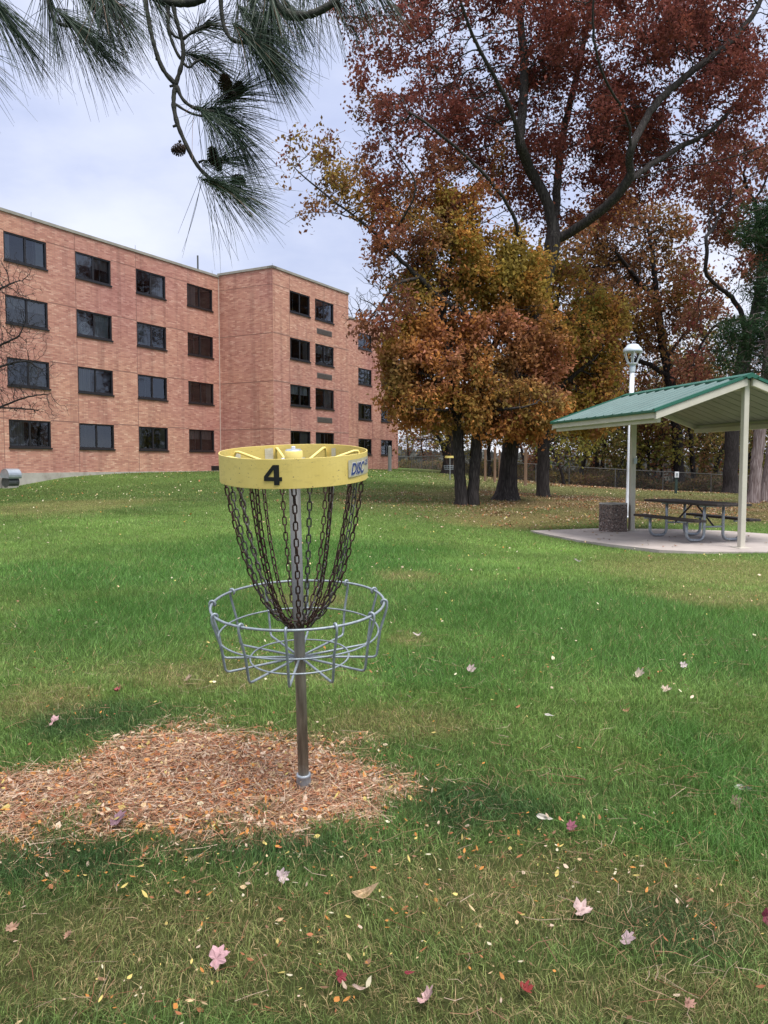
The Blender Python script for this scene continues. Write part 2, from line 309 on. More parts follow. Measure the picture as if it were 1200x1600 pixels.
# ------------------------------------------------------------------ sky and sun
def sky():
    SC.world = bpy.data.worlds.new("World"); w = SC.world; w.use_nodes = True; nt = w.node_tree; bg = nt.nodes['Background']
    sd = Vector((.30, -.50, 1.30)).normalized(); el = math.asin(sd.z); az = math.atan2(sd.x, sd.y)
    st = nt.nodes.new('ShaderNodeTexSky'); st.sky_type = 'NISHITA'; st.sun_disc = False; st.sun_elevation = el; st.sun_rotation = az; st.air_density = 1.0; st.dust_density = 2
    s2 = mix(nt, 1.0, st.outputs[0], (.085, .085, .085), 'MULTIPLY')
    tc = nt.nodes.new('ShaderNodeTexCoord'); sx = nt.nodes.new('ShaderNodeSeparateXYZ'); nt.links.new(tc.outputs['Generated'], sx.inputs[0])
    zc = nd(nt, 'ShaderNodeMath', operation='ABSOLUTE'); nt.links.new(sx.outputs['Z'], zc.inputs[0])
    grad = ramp(nt, zc.outputs[0], [(0, (.72, .755, .85)), (.16, (.65, .69, .82)), (.38, (.53, .585, .78)), (.56, (.60, .65, .81)), (.75, (1.25, 1.28, 1.38)), (1, (1.7, 1.7, 1.75))])
    # clouds are flattened towards the horizon
    dv = nd(nt, 'ShaderNodeMath', operation='ADD'); dv.inputs[1].default_value = .25; nt.links.new(zc.outputs[0], dv.inputs[0])
    vd = nd(nt, 'ShaderNodeVectorMath', operation='DIVIDE'); cb = nt.nodes.new('ShaderNodeCombineXYZ')
    for i in range(3): nt.links.new(dv.outputs[0], cb.inputs[i])
    nt.links.new(tc.outputs['Generated'], vd.inputs[0]); nt.links.new(cb.outputs[0], vd.inputs[1])
    n1 = noisetex(nt, vd.outputs[0], 1.5, 6, .5); n2 = noisetex(nt, vd.outputs[0], 5, 6, .55)
    cl = mix(nt, .25, n1, n2); cc = ramp(nt, cl, [(.38, (.80, .83, .91)), (.48, (.94, .95, .98)), (.56, (1.10, 1.08, 1.05)), (.66, (1.24, 1.20, 1.13))])
    g2 = mix(nt, 1.0, grad, cc, 'MULTIPLY'); res = mix(nt, .88, s2, g2); nt.links.new(res, bg.inputs[0]); bg.inputs[1].default_value = 1.1
    L = bpy.data.lights.new('sun', 'SUN'); L.energy = 3.7; L.angle = R(24); L.color = (1, .965, .92); o = bpy.data.objects.new('sun', L); COL.objects.link(o)
    o.rotation_euler = (-sd).to_track_quat('-Z', 'Y').to_euler(); o.location = (0, 0, 30)
sky()
SC.view_settings.view_transform = 'Standard'; SC.view_settings.look = 'None'; SC.view_settings.gamma = 1; SC.view_settings.exposure = 0.30
# ================================================================== ground sheet
def poly_sd(x, y, poly):
    """signed distance (positive inside) to a polygon given as XY points"""
    poly = np.asarray(poly)[:, :2]; d = np.full(len(x), 1e9); ins = np.zeros(len(x), bool)
    for i in range(len(poly)):
        a = poly[i]; b = poly[(i + 1) % len(poly)]; e = b - a
        t = np.clip(((x - a[0]) * e[0] + (y - a[1]) * e[1]) / (e @ e + 1e-12), 0, 1)
        d = np.minimum(d, np.hypot(x - a[0] - t * e[0], y - a[1] - t * e[1]))
        c = ((a[1] > y) != (b[1] > y)); xi = a[0] + (y - a[1]) * e[0] / (e[1] + 1e-12); ins ^= (c & (x < xi))
    return np.where(ins, d, -d)
gp = lambda L: [ground_px(*q) for q in L]
BED = gp([(-60, 1215), (60, 1190), (150, 1165), (235, 1142), (300, 1126), (400, 1142), (530, 1168), (585, 1195), (598, 1228), (565, 1258), (490, 1278), (400, 1280), (300, 1300), (200, 1305), (110, 1325), (40, 1350), (-80, 1370)])
def at_z(px, py, z): d = ray(px, py); t = (z - EYE) / d[2]; return np.array([d[0] * t, d[1] * t, z])
SLZ = -.05
SLAB = [at_z(*q, SLZ)[:2] for q in [(829, 829), (862, 836), (905, 844), (960, 851), (1030, 859), (1100, 862), (1200, 862)]]
SLAB += [np.array([9.2, 14.6]), np.array([9.0, 16.9])] + [at_z(*q, SLZ)[:2] for q in [(1200, 834), (1130, 829), (1050, 826.5), (930, 825.5)]]
def patch(x, y, px, py, rx, ry, soft=.5, nz=None):
    c = ground_px(px, py); Yx = abs(ground_px(px + rx, py)[0] - c[0]); Yy = abs(ground_px(px, py + ry)[1] - ground_px(px, py - ry)[1]) / 2
    sel = (np.abs(x - c[0]) < 2.2 * Yx) & (np.abs(y - c[1]) < 2.2 * Yy); out = np.zeros(len(x))
    if not sel.any(): return out
    xs = x[sel]; ys = y[sel]; d = np.sqrt(((xs - c[0]) / Yx) ** 2 + ((ys - c[1]) / Yy) ** 2) + (noise2(xs, ys, .6 * max(Yx, Yy) , 5) - .5) * .9
    out[sel] = 1 - sstep(1 - soft, 1 + soft, d); return out
DRYP = [(1120, 890, 170, 25), (1170, 935, 120, 18), (1090, 935, 60, 12), (790, 815, 100, 10), (480, 940, 60, 12), (100, 790, 120, 10), (640, 1000, 30, 10), (330, 1055, 180, 22), (600, 1130, 120, 30),
        (60, 1100, 90, 30), (880, 1400, 350, 90), (300, 1480, 380, 90), (700, 1560, 350, 60), (640, 900, 50, 8), (1000, 1560, 250, 50)]
LUSHP = [(900, 960, 320, 60), (1050, 1020, 260, 45), (250, 960, 200, 40), (140, 900, 200, 25), (1150, 1230, 100, 120), (1100, 1330, 150, 50), (700, 1050, 120, 40), (500, 870, 260, 30)]
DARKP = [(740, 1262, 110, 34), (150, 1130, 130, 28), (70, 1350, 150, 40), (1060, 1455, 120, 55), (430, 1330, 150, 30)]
def maps(x, y):
    n = (noise2(x, y, .35, 1) - .5); bed = sstep(-.20, .17, poly_sd(x, y, BED) - .07 + n * .55 + (noise2(x, y, .09, 3) - .5) * .22)
    dry = np.zeros(len(x)); lush = np.zeros(len(x)); dark = np.zeros(len(x))
    for p in DRYP: dry = np.maximum(dry, patch(x, y, *p))
    for p in LUSHP: lush = np.maximum(lush, patch(x, y, *p))
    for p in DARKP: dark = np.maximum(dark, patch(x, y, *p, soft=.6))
    # leaf fall under the oaks and along the fence
    cx, cy = at(800, 780, 24.5)[:2]
    d = np.hypot((x - cx - 1.0) / 1.45, y - cy + .3) + (noise2(x, y, 2.5, 9) - .5) * 4
    rust = (1 - sstep(.5, 6.5, d)) * (.45 + .55 * sstep(.35, .6, noise2(x, y, 1.8, 16)))
    rust = np.maximum(rust, sstep(19.5, 24, y + (noise2(x, y, 3, 11) - .5) * 7) * (1 - sstep(27, 40, y + (noise2(x, y, 4, 14) - .5) * 10)) * sstep(.32, .6, noise2(x, y, 1.6, 15)) * sstep(0, 3, x - .15 * y + 2.5) * .85)
    rust = np.maximum(rust, sstep(40, 46, y + (noise2(x, y, 4, 12) - .5) * 6) * sstep(6, 11, x))
    return bed, dry, lush, dark, rust
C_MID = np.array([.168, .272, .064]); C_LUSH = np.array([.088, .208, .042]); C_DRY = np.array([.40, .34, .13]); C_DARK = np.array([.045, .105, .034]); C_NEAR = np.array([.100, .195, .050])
def grasscol(x, y, m):
    bed, dry, lush, dark, rust = m; n = noise2(x, y, 1.7, 21)[:, None]; n3 = noise2(x, y, 8, 22)[:, None]
    c = C_MID * (1 + (n - .5) * .7) * (1 + (n3 - .5) * .5)
    nf = (1 - sstep(2.6, 4.2, y + (noise2(x, y, 1.2, 30) - .5) * 2.5))[:, None]; c = c + (C_NEAR - c) * nf * .6
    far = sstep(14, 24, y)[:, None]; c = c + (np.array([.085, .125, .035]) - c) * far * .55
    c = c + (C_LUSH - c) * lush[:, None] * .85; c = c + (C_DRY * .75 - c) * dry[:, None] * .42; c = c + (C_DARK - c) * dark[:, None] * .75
    c = c + (np.array([.19, .165, .07]) - c) * (sstep(19, 27, y + (noise2(x, y, 5, 71) - .5) * 10) * sstep(-4, 3, x - .08 * y))[:, None] * .7
    c = c + (np.array([.20, .13, .065]) - c) * rust[:, None] * .5
    return c
# house frame (needed to keep grass out)
s1 = 683 / 1222.0; U = np.array([s1, 1, 0]); U /= np.linalg.norm(U); Vn = np.array([U[1], -U[0], 0])
def B(a, b, z=0): return C1 + U * a + Vn * b + np.array([0, 0, z])
C1 = at(345, 725, 46.8); C1[2] = 0
def solve_a(px, b, lo=-40, hi=60):
    for _ in range(50):
        m = (lo + hi) / 2
        if proj(B(m, b, 3))[0] < px: lo = m
        else: hi = m
    return lo
def solve_b(px, a):
    lo, hi = 0, 12
    for _ in range(50):
        m = (lo + hi) / 2
        if proj(B(a, m, 3))[0] < px: lo = m
        else: hi = m
    return lo
BW = solve_b(428, 0); AW = solve_a(545, BW); AE = solve_a(622, 0); AS = -26.0
FOOT = [B(AS, 0), B(0, 0), B(0, BW), B(AW, BW), B(AW, 0), B(AE, 0), B(AE, -16), B(AS, -16)]
def ground():
    a = np.concatenate([-np.geomspace(2.2, 900, 110)[::-1], np.linspace(-2.1, 2.1, 60), np.geomspace(2.2, 900, 110)])
    b = np.concatenate([-np.geomspace(.3, 900, 50)[::-1], np.linspace(0, 5, 70)[:-1], np.geomspace(5, 60, 170)[:-1], np.geomspace(60, 1500, 60)])
    X, Y = np.meshgrid(a, b); x = X.ravel(); y = Y.ravel(); z = gz(x, y)
    # settle a hollow under the slab
    inside = poly_sd(x, y, SLAB) > .25; z = np.where(inside, np.minimum(z, SLZ - .08), z)
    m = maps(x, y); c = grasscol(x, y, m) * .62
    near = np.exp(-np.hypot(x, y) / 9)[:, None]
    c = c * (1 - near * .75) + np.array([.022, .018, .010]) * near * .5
    c = c + (np.array([.27, .15, .10]) - c) * m[0][:, None] * .9; c = c + (np.array([.19, .115, .065]) - c) * m[4][:, None] * .6
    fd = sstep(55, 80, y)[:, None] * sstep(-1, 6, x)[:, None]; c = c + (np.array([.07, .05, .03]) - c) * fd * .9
    nx = len(a); i, j = np.meshgrid(np.arange(len(b) - 1), np.arange(nx - 1), indexing='ij'); i = i.ravel(); j = j.ravel()
    Q = np.stack([i * nx + j, i * nx + j + 1, (i + 1) * nx + j + 1, (i + 1) * nx + j], 1)
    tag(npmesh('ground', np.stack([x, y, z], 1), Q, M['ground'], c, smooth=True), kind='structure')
ground()
# ================================================================== grass
def blades(x, y, h, w, lean, col, seg, extra=None):
    n = len(x); z = gz(x, y) - .004; az = rng.random(n) * 2 * math.pi; la = rng.random(n) * 2 * math.pi
    if extra is not None: la = extra + rng.normal(0, 1.7, n)
    side = np.stack([np.cos(az), np.sin(az), np.zeros(n)], 1) * (w / 2)[:, None]; ld = np.stack([np.cos(la), np.sin(la), np.zeros(n)], 1)
    b0 = np.stack([x, y, z], 1); up = np.array([0, 0, 1.])
    ca = np.cos(lean)[:, None]; sa = np.sin(lean)[:, None]; mid = b0 + (up * ca ** .7 + ld * sa * .55) * (h * .55)[:, None]
    tip = b0 + (up * ca * .95 + ld * sa * 1.15) * h[:, None]
    if seg == 2:
        V = np.stack([b0 - side, b0 + side, mid - side * .8, mid + side * .8, tip], 1).reshape(-1, 3)
        o = np.arange(n)[:, None] * 5; T = np.concatenate([o + [0, 1, 3], o + [0, 3, 2], o + [2, 3, 4]]); k = 5
        cc = np.repeat(col, 5, 0).reshape(n, 5, 3); cc[:, :2] *= .8; cc = cc.reshape(-1, 3)
    else:
        V = np.stack([b0 - side, b0 + side, tip], 1).reshape(-1, 3); T = np.arange(n * 3).reshape(-1, 3); cc = np.repeat(col, 3, 0)
    return V, T, cc
def scatter(y0, y1, dens, marg=1.1):
    """uniform per m2 in the wedge the lens (and a step aside) can see"""
    w1 = .52 * y1 + marg; n = int(dens * (y1 - y0) * 2 * w1); x = (rng.random(n) * 2 - 1) * w1; y = y0 + rng.random(n) * (y1 - y0)
    k = np.abs(x) < .52 * y + marg; x = x[k]; y = y[k]
    ok = (poly_sd(x, y, SLAB) < -.02) & (poly_sd(x, y, FOOT) < -.1); return x[ok], y[ok]
def grass():
    Vs, Ts, Cs, off = [], [], [], 0
    for (y0, y1, dens, hh, ww, seg) in [(1.1, 2.4, 26000, .052, .0019, 2), (2.4, 4.5, 17000, .055, .0024, 2), (4.5, 8, 6000, .052, .0042, 1), (8, 14, 3000, .05, .0062, 1), (14, 24, 1200, .05, .010, 1), (24, 36, 380, .055, .018, 1), (36, 66, 90, .06, .03, 1)]:
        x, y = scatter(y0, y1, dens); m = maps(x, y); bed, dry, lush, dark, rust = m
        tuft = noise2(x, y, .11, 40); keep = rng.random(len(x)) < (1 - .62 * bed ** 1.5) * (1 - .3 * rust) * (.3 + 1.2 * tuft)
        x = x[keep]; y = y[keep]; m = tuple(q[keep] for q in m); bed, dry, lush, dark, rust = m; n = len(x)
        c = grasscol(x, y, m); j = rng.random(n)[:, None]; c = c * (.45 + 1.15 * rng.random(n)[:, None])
        pd = .06 + .25 * dry + .85 * bed + .25 * rust + .03 * (1 - sstep(2.5, 4.5, y)); isd = rng.random(n) < pd
        straw = (np.array([.40, .31, .15]) + (np.array([.56, .37, .26]) - np.array([.40, .31, .15])) * bed[:, None]) * (.5 + .8 * rng.random(n)[:, None]); c = np.where(isd[:, None], straw, c)
        c = c * np.where(rng.random(n)[:, None] < .06, np.array([[1.5, 1.35, 1.5]]), 1.0)
        h = hh * (1 - .45 * bed) * (.5 + .9 * rng.random(n)) * (1 + .45 * lush - .25 * dry) * (.75 + .5 * noise2(x, y, .5, 41)); w = ww * (.6 + .8 * rng.random(n)); lean = np.clip(rng.normal(.6, .38, n), .05, 1.35)
        flow = noise2(x, y, .9, 44) * 12
        V, T, cc = blades(x, y, h, w, np.where(isd, np.minimum(lean + .35, 1.45), lean), c, seg, flow); Vs.append(V); Ts.append(T + off); Cs.append(cc); off += len(V)
    print('grass verts', off)
    tag(npmesh('grass', np.concatenate(Vs), np.concatenate(Ts), M['grass'], np.concatenate(Cs)), 'mown autumn lawn of green and straw coloured blades', 'grass', kind='stuff')
grass()
# ================================================================== litter
def flakes(x, y, size, asp, col, lift, tilt):
    n = len(x); z = gz(x, y) + lift; a = rng.random(n) * 2 * math.pi
    u = np.stack([np.cos(a), np.sin(a), rng.normal(0, tilt, n)], 1); v = np.stack([-np.sin(a), np.cos(a), rng.normal(0, tilt, n)], 1) * asp[:, None]
    c = np.stack([x, y, z], 1); s = size[:, None] / 2; up = np.zeros((n, 3)); up[:, 2] = rng.random(n) * .3
    pts = [c - u * s, c - u * s * .3 + v * s - up * s * .4, c + u * s * .35 + v * s * .85, c + u * s + up * s, c + u * s * .35 - v * s * .85, c - u * s * .3 - v * s - up * s * .3]
    V = np.stack(pts, 1).reshape(-1, 3); o = np.arange(n)[:, None] * 6; T = np.concatenate([o + [0, 1, 5], o + [1, 2, 4], o + [1, 4, 5], o + [2, 3, 4]]); return V, T, np.repeat(col, 6, 0)
PAL = np.array([[.52, .41, .13], [.48, .2, .05], [.5, .36, .2], [.34, .13, .06], [.58, .52, .36], [.22, .12, .07], [.5, .38, .28]])
def litter():
    Vs, Ts, Cs, off = [], [], [], 0
    def put(x, y, size, asp, col, lift, tilt):
        nonlocal off
        V, T, c = flakes(x, y, size, asp, col, lift, tilt); Vs.append(V); Ts.append(T + off); Cs.append(c); off += len(V)
    def pick(n, p): return PAL[rng.choice(len(PAL), n, p=np.array(p) / sum(p))] * (.75 + .5 * rng.random(n)[:, None])
    # slender locust leaflets over the near lawn
    for y0, y1, d in ((1.2, 3.2, 230), (3.2, 5.5, 80), (5.5, 9, 16)):
        x, y = scatter(y0, y1, d * 2); m = maps(x, y); n0 = noise2(x, y, .5, 50)
        k = rng.random(len(x)) < (.12 + .9 * sstep(.4, .65, n0)) * (1 - .6 * m[2]); x = x[k]; y = y[k]; n = len(x)
        put(x, y, .008 + .019 * rng.random(n) ** 2, .28 + .3 * rng.random(n), pick(n, [3.5, 5, 3, 5, 1.5, 3, 3]) * .85, .012 + .035 * rng.random(n), .35)
    # thick litter in the bare bed round the basket pole
    x, y = scatter(2.2, 4.6, 8000); b = maps(x, y)[0]; k = (rng.random(len(x)) < b * .8); x = x[k]; y = y[k]; n = len(x)
    put(x, y, .009 + .026 * rng.random(n) ** 2, .25 + .35 * rng.random(n), pick(n, [.6, 5, 4, 7, .6, 4, 4]), .004 + .016 * rng.random(n), .4)
    # scattered pale leaves on the mid lawn
    for y0, y1, d, s in ((4, 9, 3, .024), (9, 16, 2.6, .034), (16, 28, 3, .044), (28, 60, 1.6, .065)):
        x, y = scatter(y0, y1, d * 2); n0 = noise2(x, y, 2.2, 52); k = rng.random(len(x)) < .25 + .8 * sstep(.45, .65, n0); x = x[k]; y = y[k]; n = len(x)
        put(x, y, s * (.5 + .8 * rng.random(n)), .5 + .4 * rng.random(n), pick(n, [2, 1.5, 4, 1, 4, .6, 4]) * 1.1, .025 + .03 * rng.random(n), .4)
    # brown oak leaves beneath the trees
    for y0, y1, d, s in ((17, 34, 300, .042), (34, 60, 18, .09)):
        x, y = scatter(y0, y1, d); r = maps(x, y)[4]; k = rng.random(len(x)) < r * (.05 + 1.1 * sstep(.38, .62, noise2(x, y, .9, 53))); x = x[k]; y = y[k]; n = len(x)
        put(x, y, s * (.6 + .8 * rng.random(n)), .5 + .35 * rng.random(n), pick(n, [.3, 1, 2.4, 3, .5, 5, 2.4]) * .7, .02 + .03 * rng.random(n), .4)
    # few leaves blown on to the slab
    x = 3.5 + 5 * rng.random(60); y = 14 + 4.5 * rng.random(60); k = poly_sd(x, y, SLAB) > .1; x = x[k]; y = y[k]; n = len(x)
    V, T, c = flakes(x, y, .05 + .03 * rng.random(n), .6 + .2 * rng.random(n), pick(n, [0, 1, 2, 3, 0, 4, 2]) * .6, 0, .15); V[:, 2] = SLZ + .01 + (V[:, 2] - V[:, 2].mean()) * 0 + .02 * rng.random(len(V)); Vs.append(V); Ts.append(T + off); Cs.append(c); off += len(V)
    print('litter verts', off)
    tag(npmesh('leaf_litter', np.concatenate(Vs), np.concatenate(Ts), M['litter'], np.concatenate(Cs)), 'small yellow, orange and brown leaves fallen over the lawn', 'leaf litter', kind='stuff')
    # brown pine needles and dead stems
    xs, ys, ls, cs, zs = [], [], [], [], []
    for y0, y1, d, f in ((1.2, 3.2, 420, 0), (3.2, 6, 120, 0), (2.2, 4.6, 6500, 1)):
        x, y = scatter(y0, y1, d); m = maps(x, y)
        k = rng.random(len(x)) < (m[0] * (.5 + .6 * noise2(x, y, .25, 56)) if f else (.25 + .9 * sstep(.4, .62, noise2(x, y, .6, 55)))); x = x[k]; y = y[k]; n = len(x)
        xs.append(x); ys.append(y); ls.append(.035 + .085 * rng.random(n)); zs.append((.004 + .022 * rng.random(n)) if f else (.015 + .04 * rng.random(n)))
        base = np.array([[.44, .24, .14], [.49, .33, .20], [.27, .11, .06], [.56, .41, .30]])[rng.integers(0, 4, n)] * (1.12 if f else .6); cs.append(base * (.7 + .5 * rng.random(n)[:, None]))
    x = np.concatenate(xs); y = np.concatenate(ys); L = np.concatenate(ls); zz = np.concatenate(zs); c = np.concatenate(cs); n = len(x)
    a = rng.random(n) * 2 * math.pi; d = np.stack([np.cos(a), np.sin(a), rng.normal(0, .12, n)], 1); s = np.stack([-np.sin(a), np.cos(a), rng.normal(0, .5, n)], 1) * (.00045 + .0004 * rng.random(n))[:, None]
    ctr = np.stack([x, y, gz(x, y) + zz], 1); bend = np.stack([-np.sin(a), np.cos(a), np.zeros(n)], 1) * (rng.normal(0, .12, n) * L)[:, None]; e = d * (L / 2)[:, None]
    V = np.stack([ctr - e - s, ctr - e + s, ctr + bend - s, ctr + bend + s, ctr + e - s, ctr + e + s], 1).reshape(-1, 3); o = np.arange(n)[:, None] * 6
    Q = np.concatenate([o + [0, 1, 3, 2], o + [2, 3, 5, 4]]); tag(npmesh('needle_litter', V, Q, M['litter'], np.repeat(c, 6, 0)), 'dry brown pine needles strewn round the basket pole', 'pine needles', kind='stuff')
litter()
# ================================================================== single fallen leaves
def leafmesh(kind, s):
    """lobed leaf with stalk, curled, lying round the origin"""
    if kind == 'maple': rad = [(0, 1), (10, .80), (17, .84), (28, .60), (40, .82), (50, .95), (58, .78), (70, .58), (84, .70), (98, .80), (110, .62), (128, .58), (148, .55), (165, .3), (180, .18)]
    elif kind == 'oak': rad = [(0, 1), (12, .72), (20, .5), (30, .8), (42, .62), (55, .4), (72, .62), (95, .48), (112, .3), (135, .5), (155, .35), (180, .5)]
    else: rad = [(0, 1), (15, .62), (40, .36), (80, .28), (130, .4), (160, .7), (180, .95)]
    ang = [a for a, r in rad] + [360 - a for a, r in rad[1:-1]][::-1]; rr = [r for a, r in rad] + [r for a, r in rad[1:-1]][::-1]
    V = [(0, 0, 0)]; cu = random.uniform(.5, 1.6); cv = random.uniform(-.2, 1.5); fold = random.uniform(.0, .6); ph = random.uniform(0, 6)
    for q in (.5, 1):
        for a, r in zip(ang, rr):
            x = r * q * math.cos(R(a)); y = r * q * math.sin(R(a)); V.append((x, y, cu * x * x * .55 + cv * y * y * .6 + fold * abs(y) * .7 + .16 * math.sin(3.1 * x + 2 * y + ph) + random.uniform(-.06, .06)))
    n = len(ang); Fc = [(0, 1 + i, 1 + (i + 1) % n) for i in range(n)] + [(1 + i, 1 + n + i, 1 + n + (i + 1) % n, 1 + (i + 1) % n) for i in range(n)]
    mb = MB(); mb.add(np.array(V) * s * .5, Fc); st = len(mb.f); return mb
LEAVES = [  # px, py, size px, kind, colour, tilt, label
    (338, 1515, 40, 'maple', (.62, .36, .38), .25, 'large pink upturned maple leaf at the lower left of the lawn'),
    (664, 1577, 34, 'maple', (.66, .42, .40), .2, 'large pink maple leaf lying flat at the bottom centre edge'),
    (530, 1543, 22, 'maple', (.22, .012, .02), .5, 'dark red leaf in the grass left of the small tan curled leaf near the bottom'),
    (639, 1537, 17, 'oval', (.26, .014, .03), .4, 'small dark red leaf just above the large pink leaf at the bottom centre'),
    (560, 1561, 20, 'oval', (.55, .40, .32), .5, 'small tan curled leaf between a dark red leaf and the bottom pink leaf'),
    (17, 1466, 28, 'oak', (.46, .27, .17), .4, 'tan oak leaf at the far lower left edge of the lawn'),
    (106, 1476, 24, 'oak', (.42, .24, .15), .4, 'brown leaf in the grass right of the tan leaf at the left edge'),
    (438, 1386, 26, 'maple', (.66, .52, .52), .9, 'whitish pink leaf standing on edge below the bare bed'),
    (570, 1411, 42, 'oval', (.62, .43, .24), .4, 'long tan rolled leaf in the grass right of the whitish leaf'),
    (183, 1293, 34, 'maple', (.32, .18, .21), .3, 'crumpled purple grey leaf on the front edge of the needle bed'),
    (84, 1138, 24, 'maple', (.68, .42, .42), .5, 'pink leaf on the grass behind the left end of the needle bed'),
    (182, 1088, 17, 'maple', (.48, .10, .12), .3, 'small red leaf on the grass well behind the needle bed'),
    (293, 1070, 22, 'oak', (.6, .43, .3), .3, 'pale tan leaf on the grass left of the basket wires'),
    (851, 1291, 26, 'oval', (.78, .72, .62), .5, 'white curled leaf in front of the dark grass patch'),
    (890, 1305, 22, 'maple', (.36, .10, .16), .5, 'magenta leaf just right of the white curled leaf'),
    (1162, 1243, 26, 'oval', (.8, .76, .68), 1.2, 'white leaf standing upright near the right edge of the lawn'),
    (1147, 1265, 30, 'oak', (.24, .15, .11), .4, 'shrivelled brown leaf at the foot of the upright white leaf'),
    (906, 1440, 36, 'maple', (.70, .50, .46), .3, 'pale pink leaf in the grass at the lower right'),
    (977, 1484, 30, 'maple', (.50, .36, .37), .35, 'greyish pink leaf below and right of the pale pink leaf'),
    (818, 1561, 26, 'maple', (.28, .02, .015), .3, 'dark red maple leaf in the grass near the bottom right'),
    (1074, 1588, 26, 'oak', (.42, .22, .16), .4, 'brown lobed leaf at the bottom edge on the right'),
    (1195, 1449, 30, 'maple', (.22, .035, .06), .9, 'dark wine red leaf on edge at the right border'),
    (996, 1063, 24, 'maple', (.76, .64, .50), .35, 'cream coloured leaf in the lush grass, the brighter of a close pair'),
    (1039, 1087, 21, 'maple', (.66, .52, .40), .3, 'pale tan star shaped leaf just below the cream leaf'),
    (976, 1120, 18, 'oak', (.45, .20, .11), .4, 'orange brown leaf in the lush grass below the pale star shaped leaf'),
    (733, 1055, 19, 'maple', (.66, .52, .48), .4, 'pale pink leaf in lush grass right of the basket'),
    (858, 1127, 16, 'oval', (.72, .68, .6), .4, 'small whitish leaf in mid lawn left of the orange brown leaf'),
    (1066, 1047, 16, 'maple', (.74, .62, .60), .6, 'small pinkish white leaf on the lush grass above the pale leaves'),
    (652, 998, 15, 'oval', (.72, .62, .56), .5, 'small pale leaf in the grass close right of the basket rim'),
    (903, 880, 13, 'oval', (.40, .36, .33), .5, 'greyish leaf on the lawn in front of the concrete slab'),
]
def single_leaves():
    for px, py, s, kind, colr, tilt, lab in LEAVES:
        p = ground_px(px, py); dep = math.hypot(p[1], EYE - p[2]); m, nt, bs, out = newmat('fallen_leaf_surface')
        colr = tuple(v * .6 for v in colr); f = noisetex(nt, coords(nt), 60, 5, .65); c = ramp(nt, f, [(.32, tuple(v * .62 for v in colr)), (.52, colr), (.75, tuple(min(1, v * 1.22) for v in colr))]); nt.links.new(c, bs.inputs['Base Color']); bs.inputs['Roughness'].default_value = .7; bump(nt, f, bs, .5, .003)
        o = leafmesh(kind, s / F * dep * 1.0).build('fallen_leaf', m, None, smooth=False); o.location = (p[0], p[1], p[2] + (.026 if p[1] < 12 else .05) + .12 * math.sin(tilt) * s / F * dep)
        o.rotation_euler = Euler((random.uniform(-.2, .2) + tilt, random.uniform(-.25, .25), random.uniform(-.7, .7)), 'XYZ')
        tag(o, lab, 'leaf', 'larger single leaves fallen on the lawn')
single_leaves()
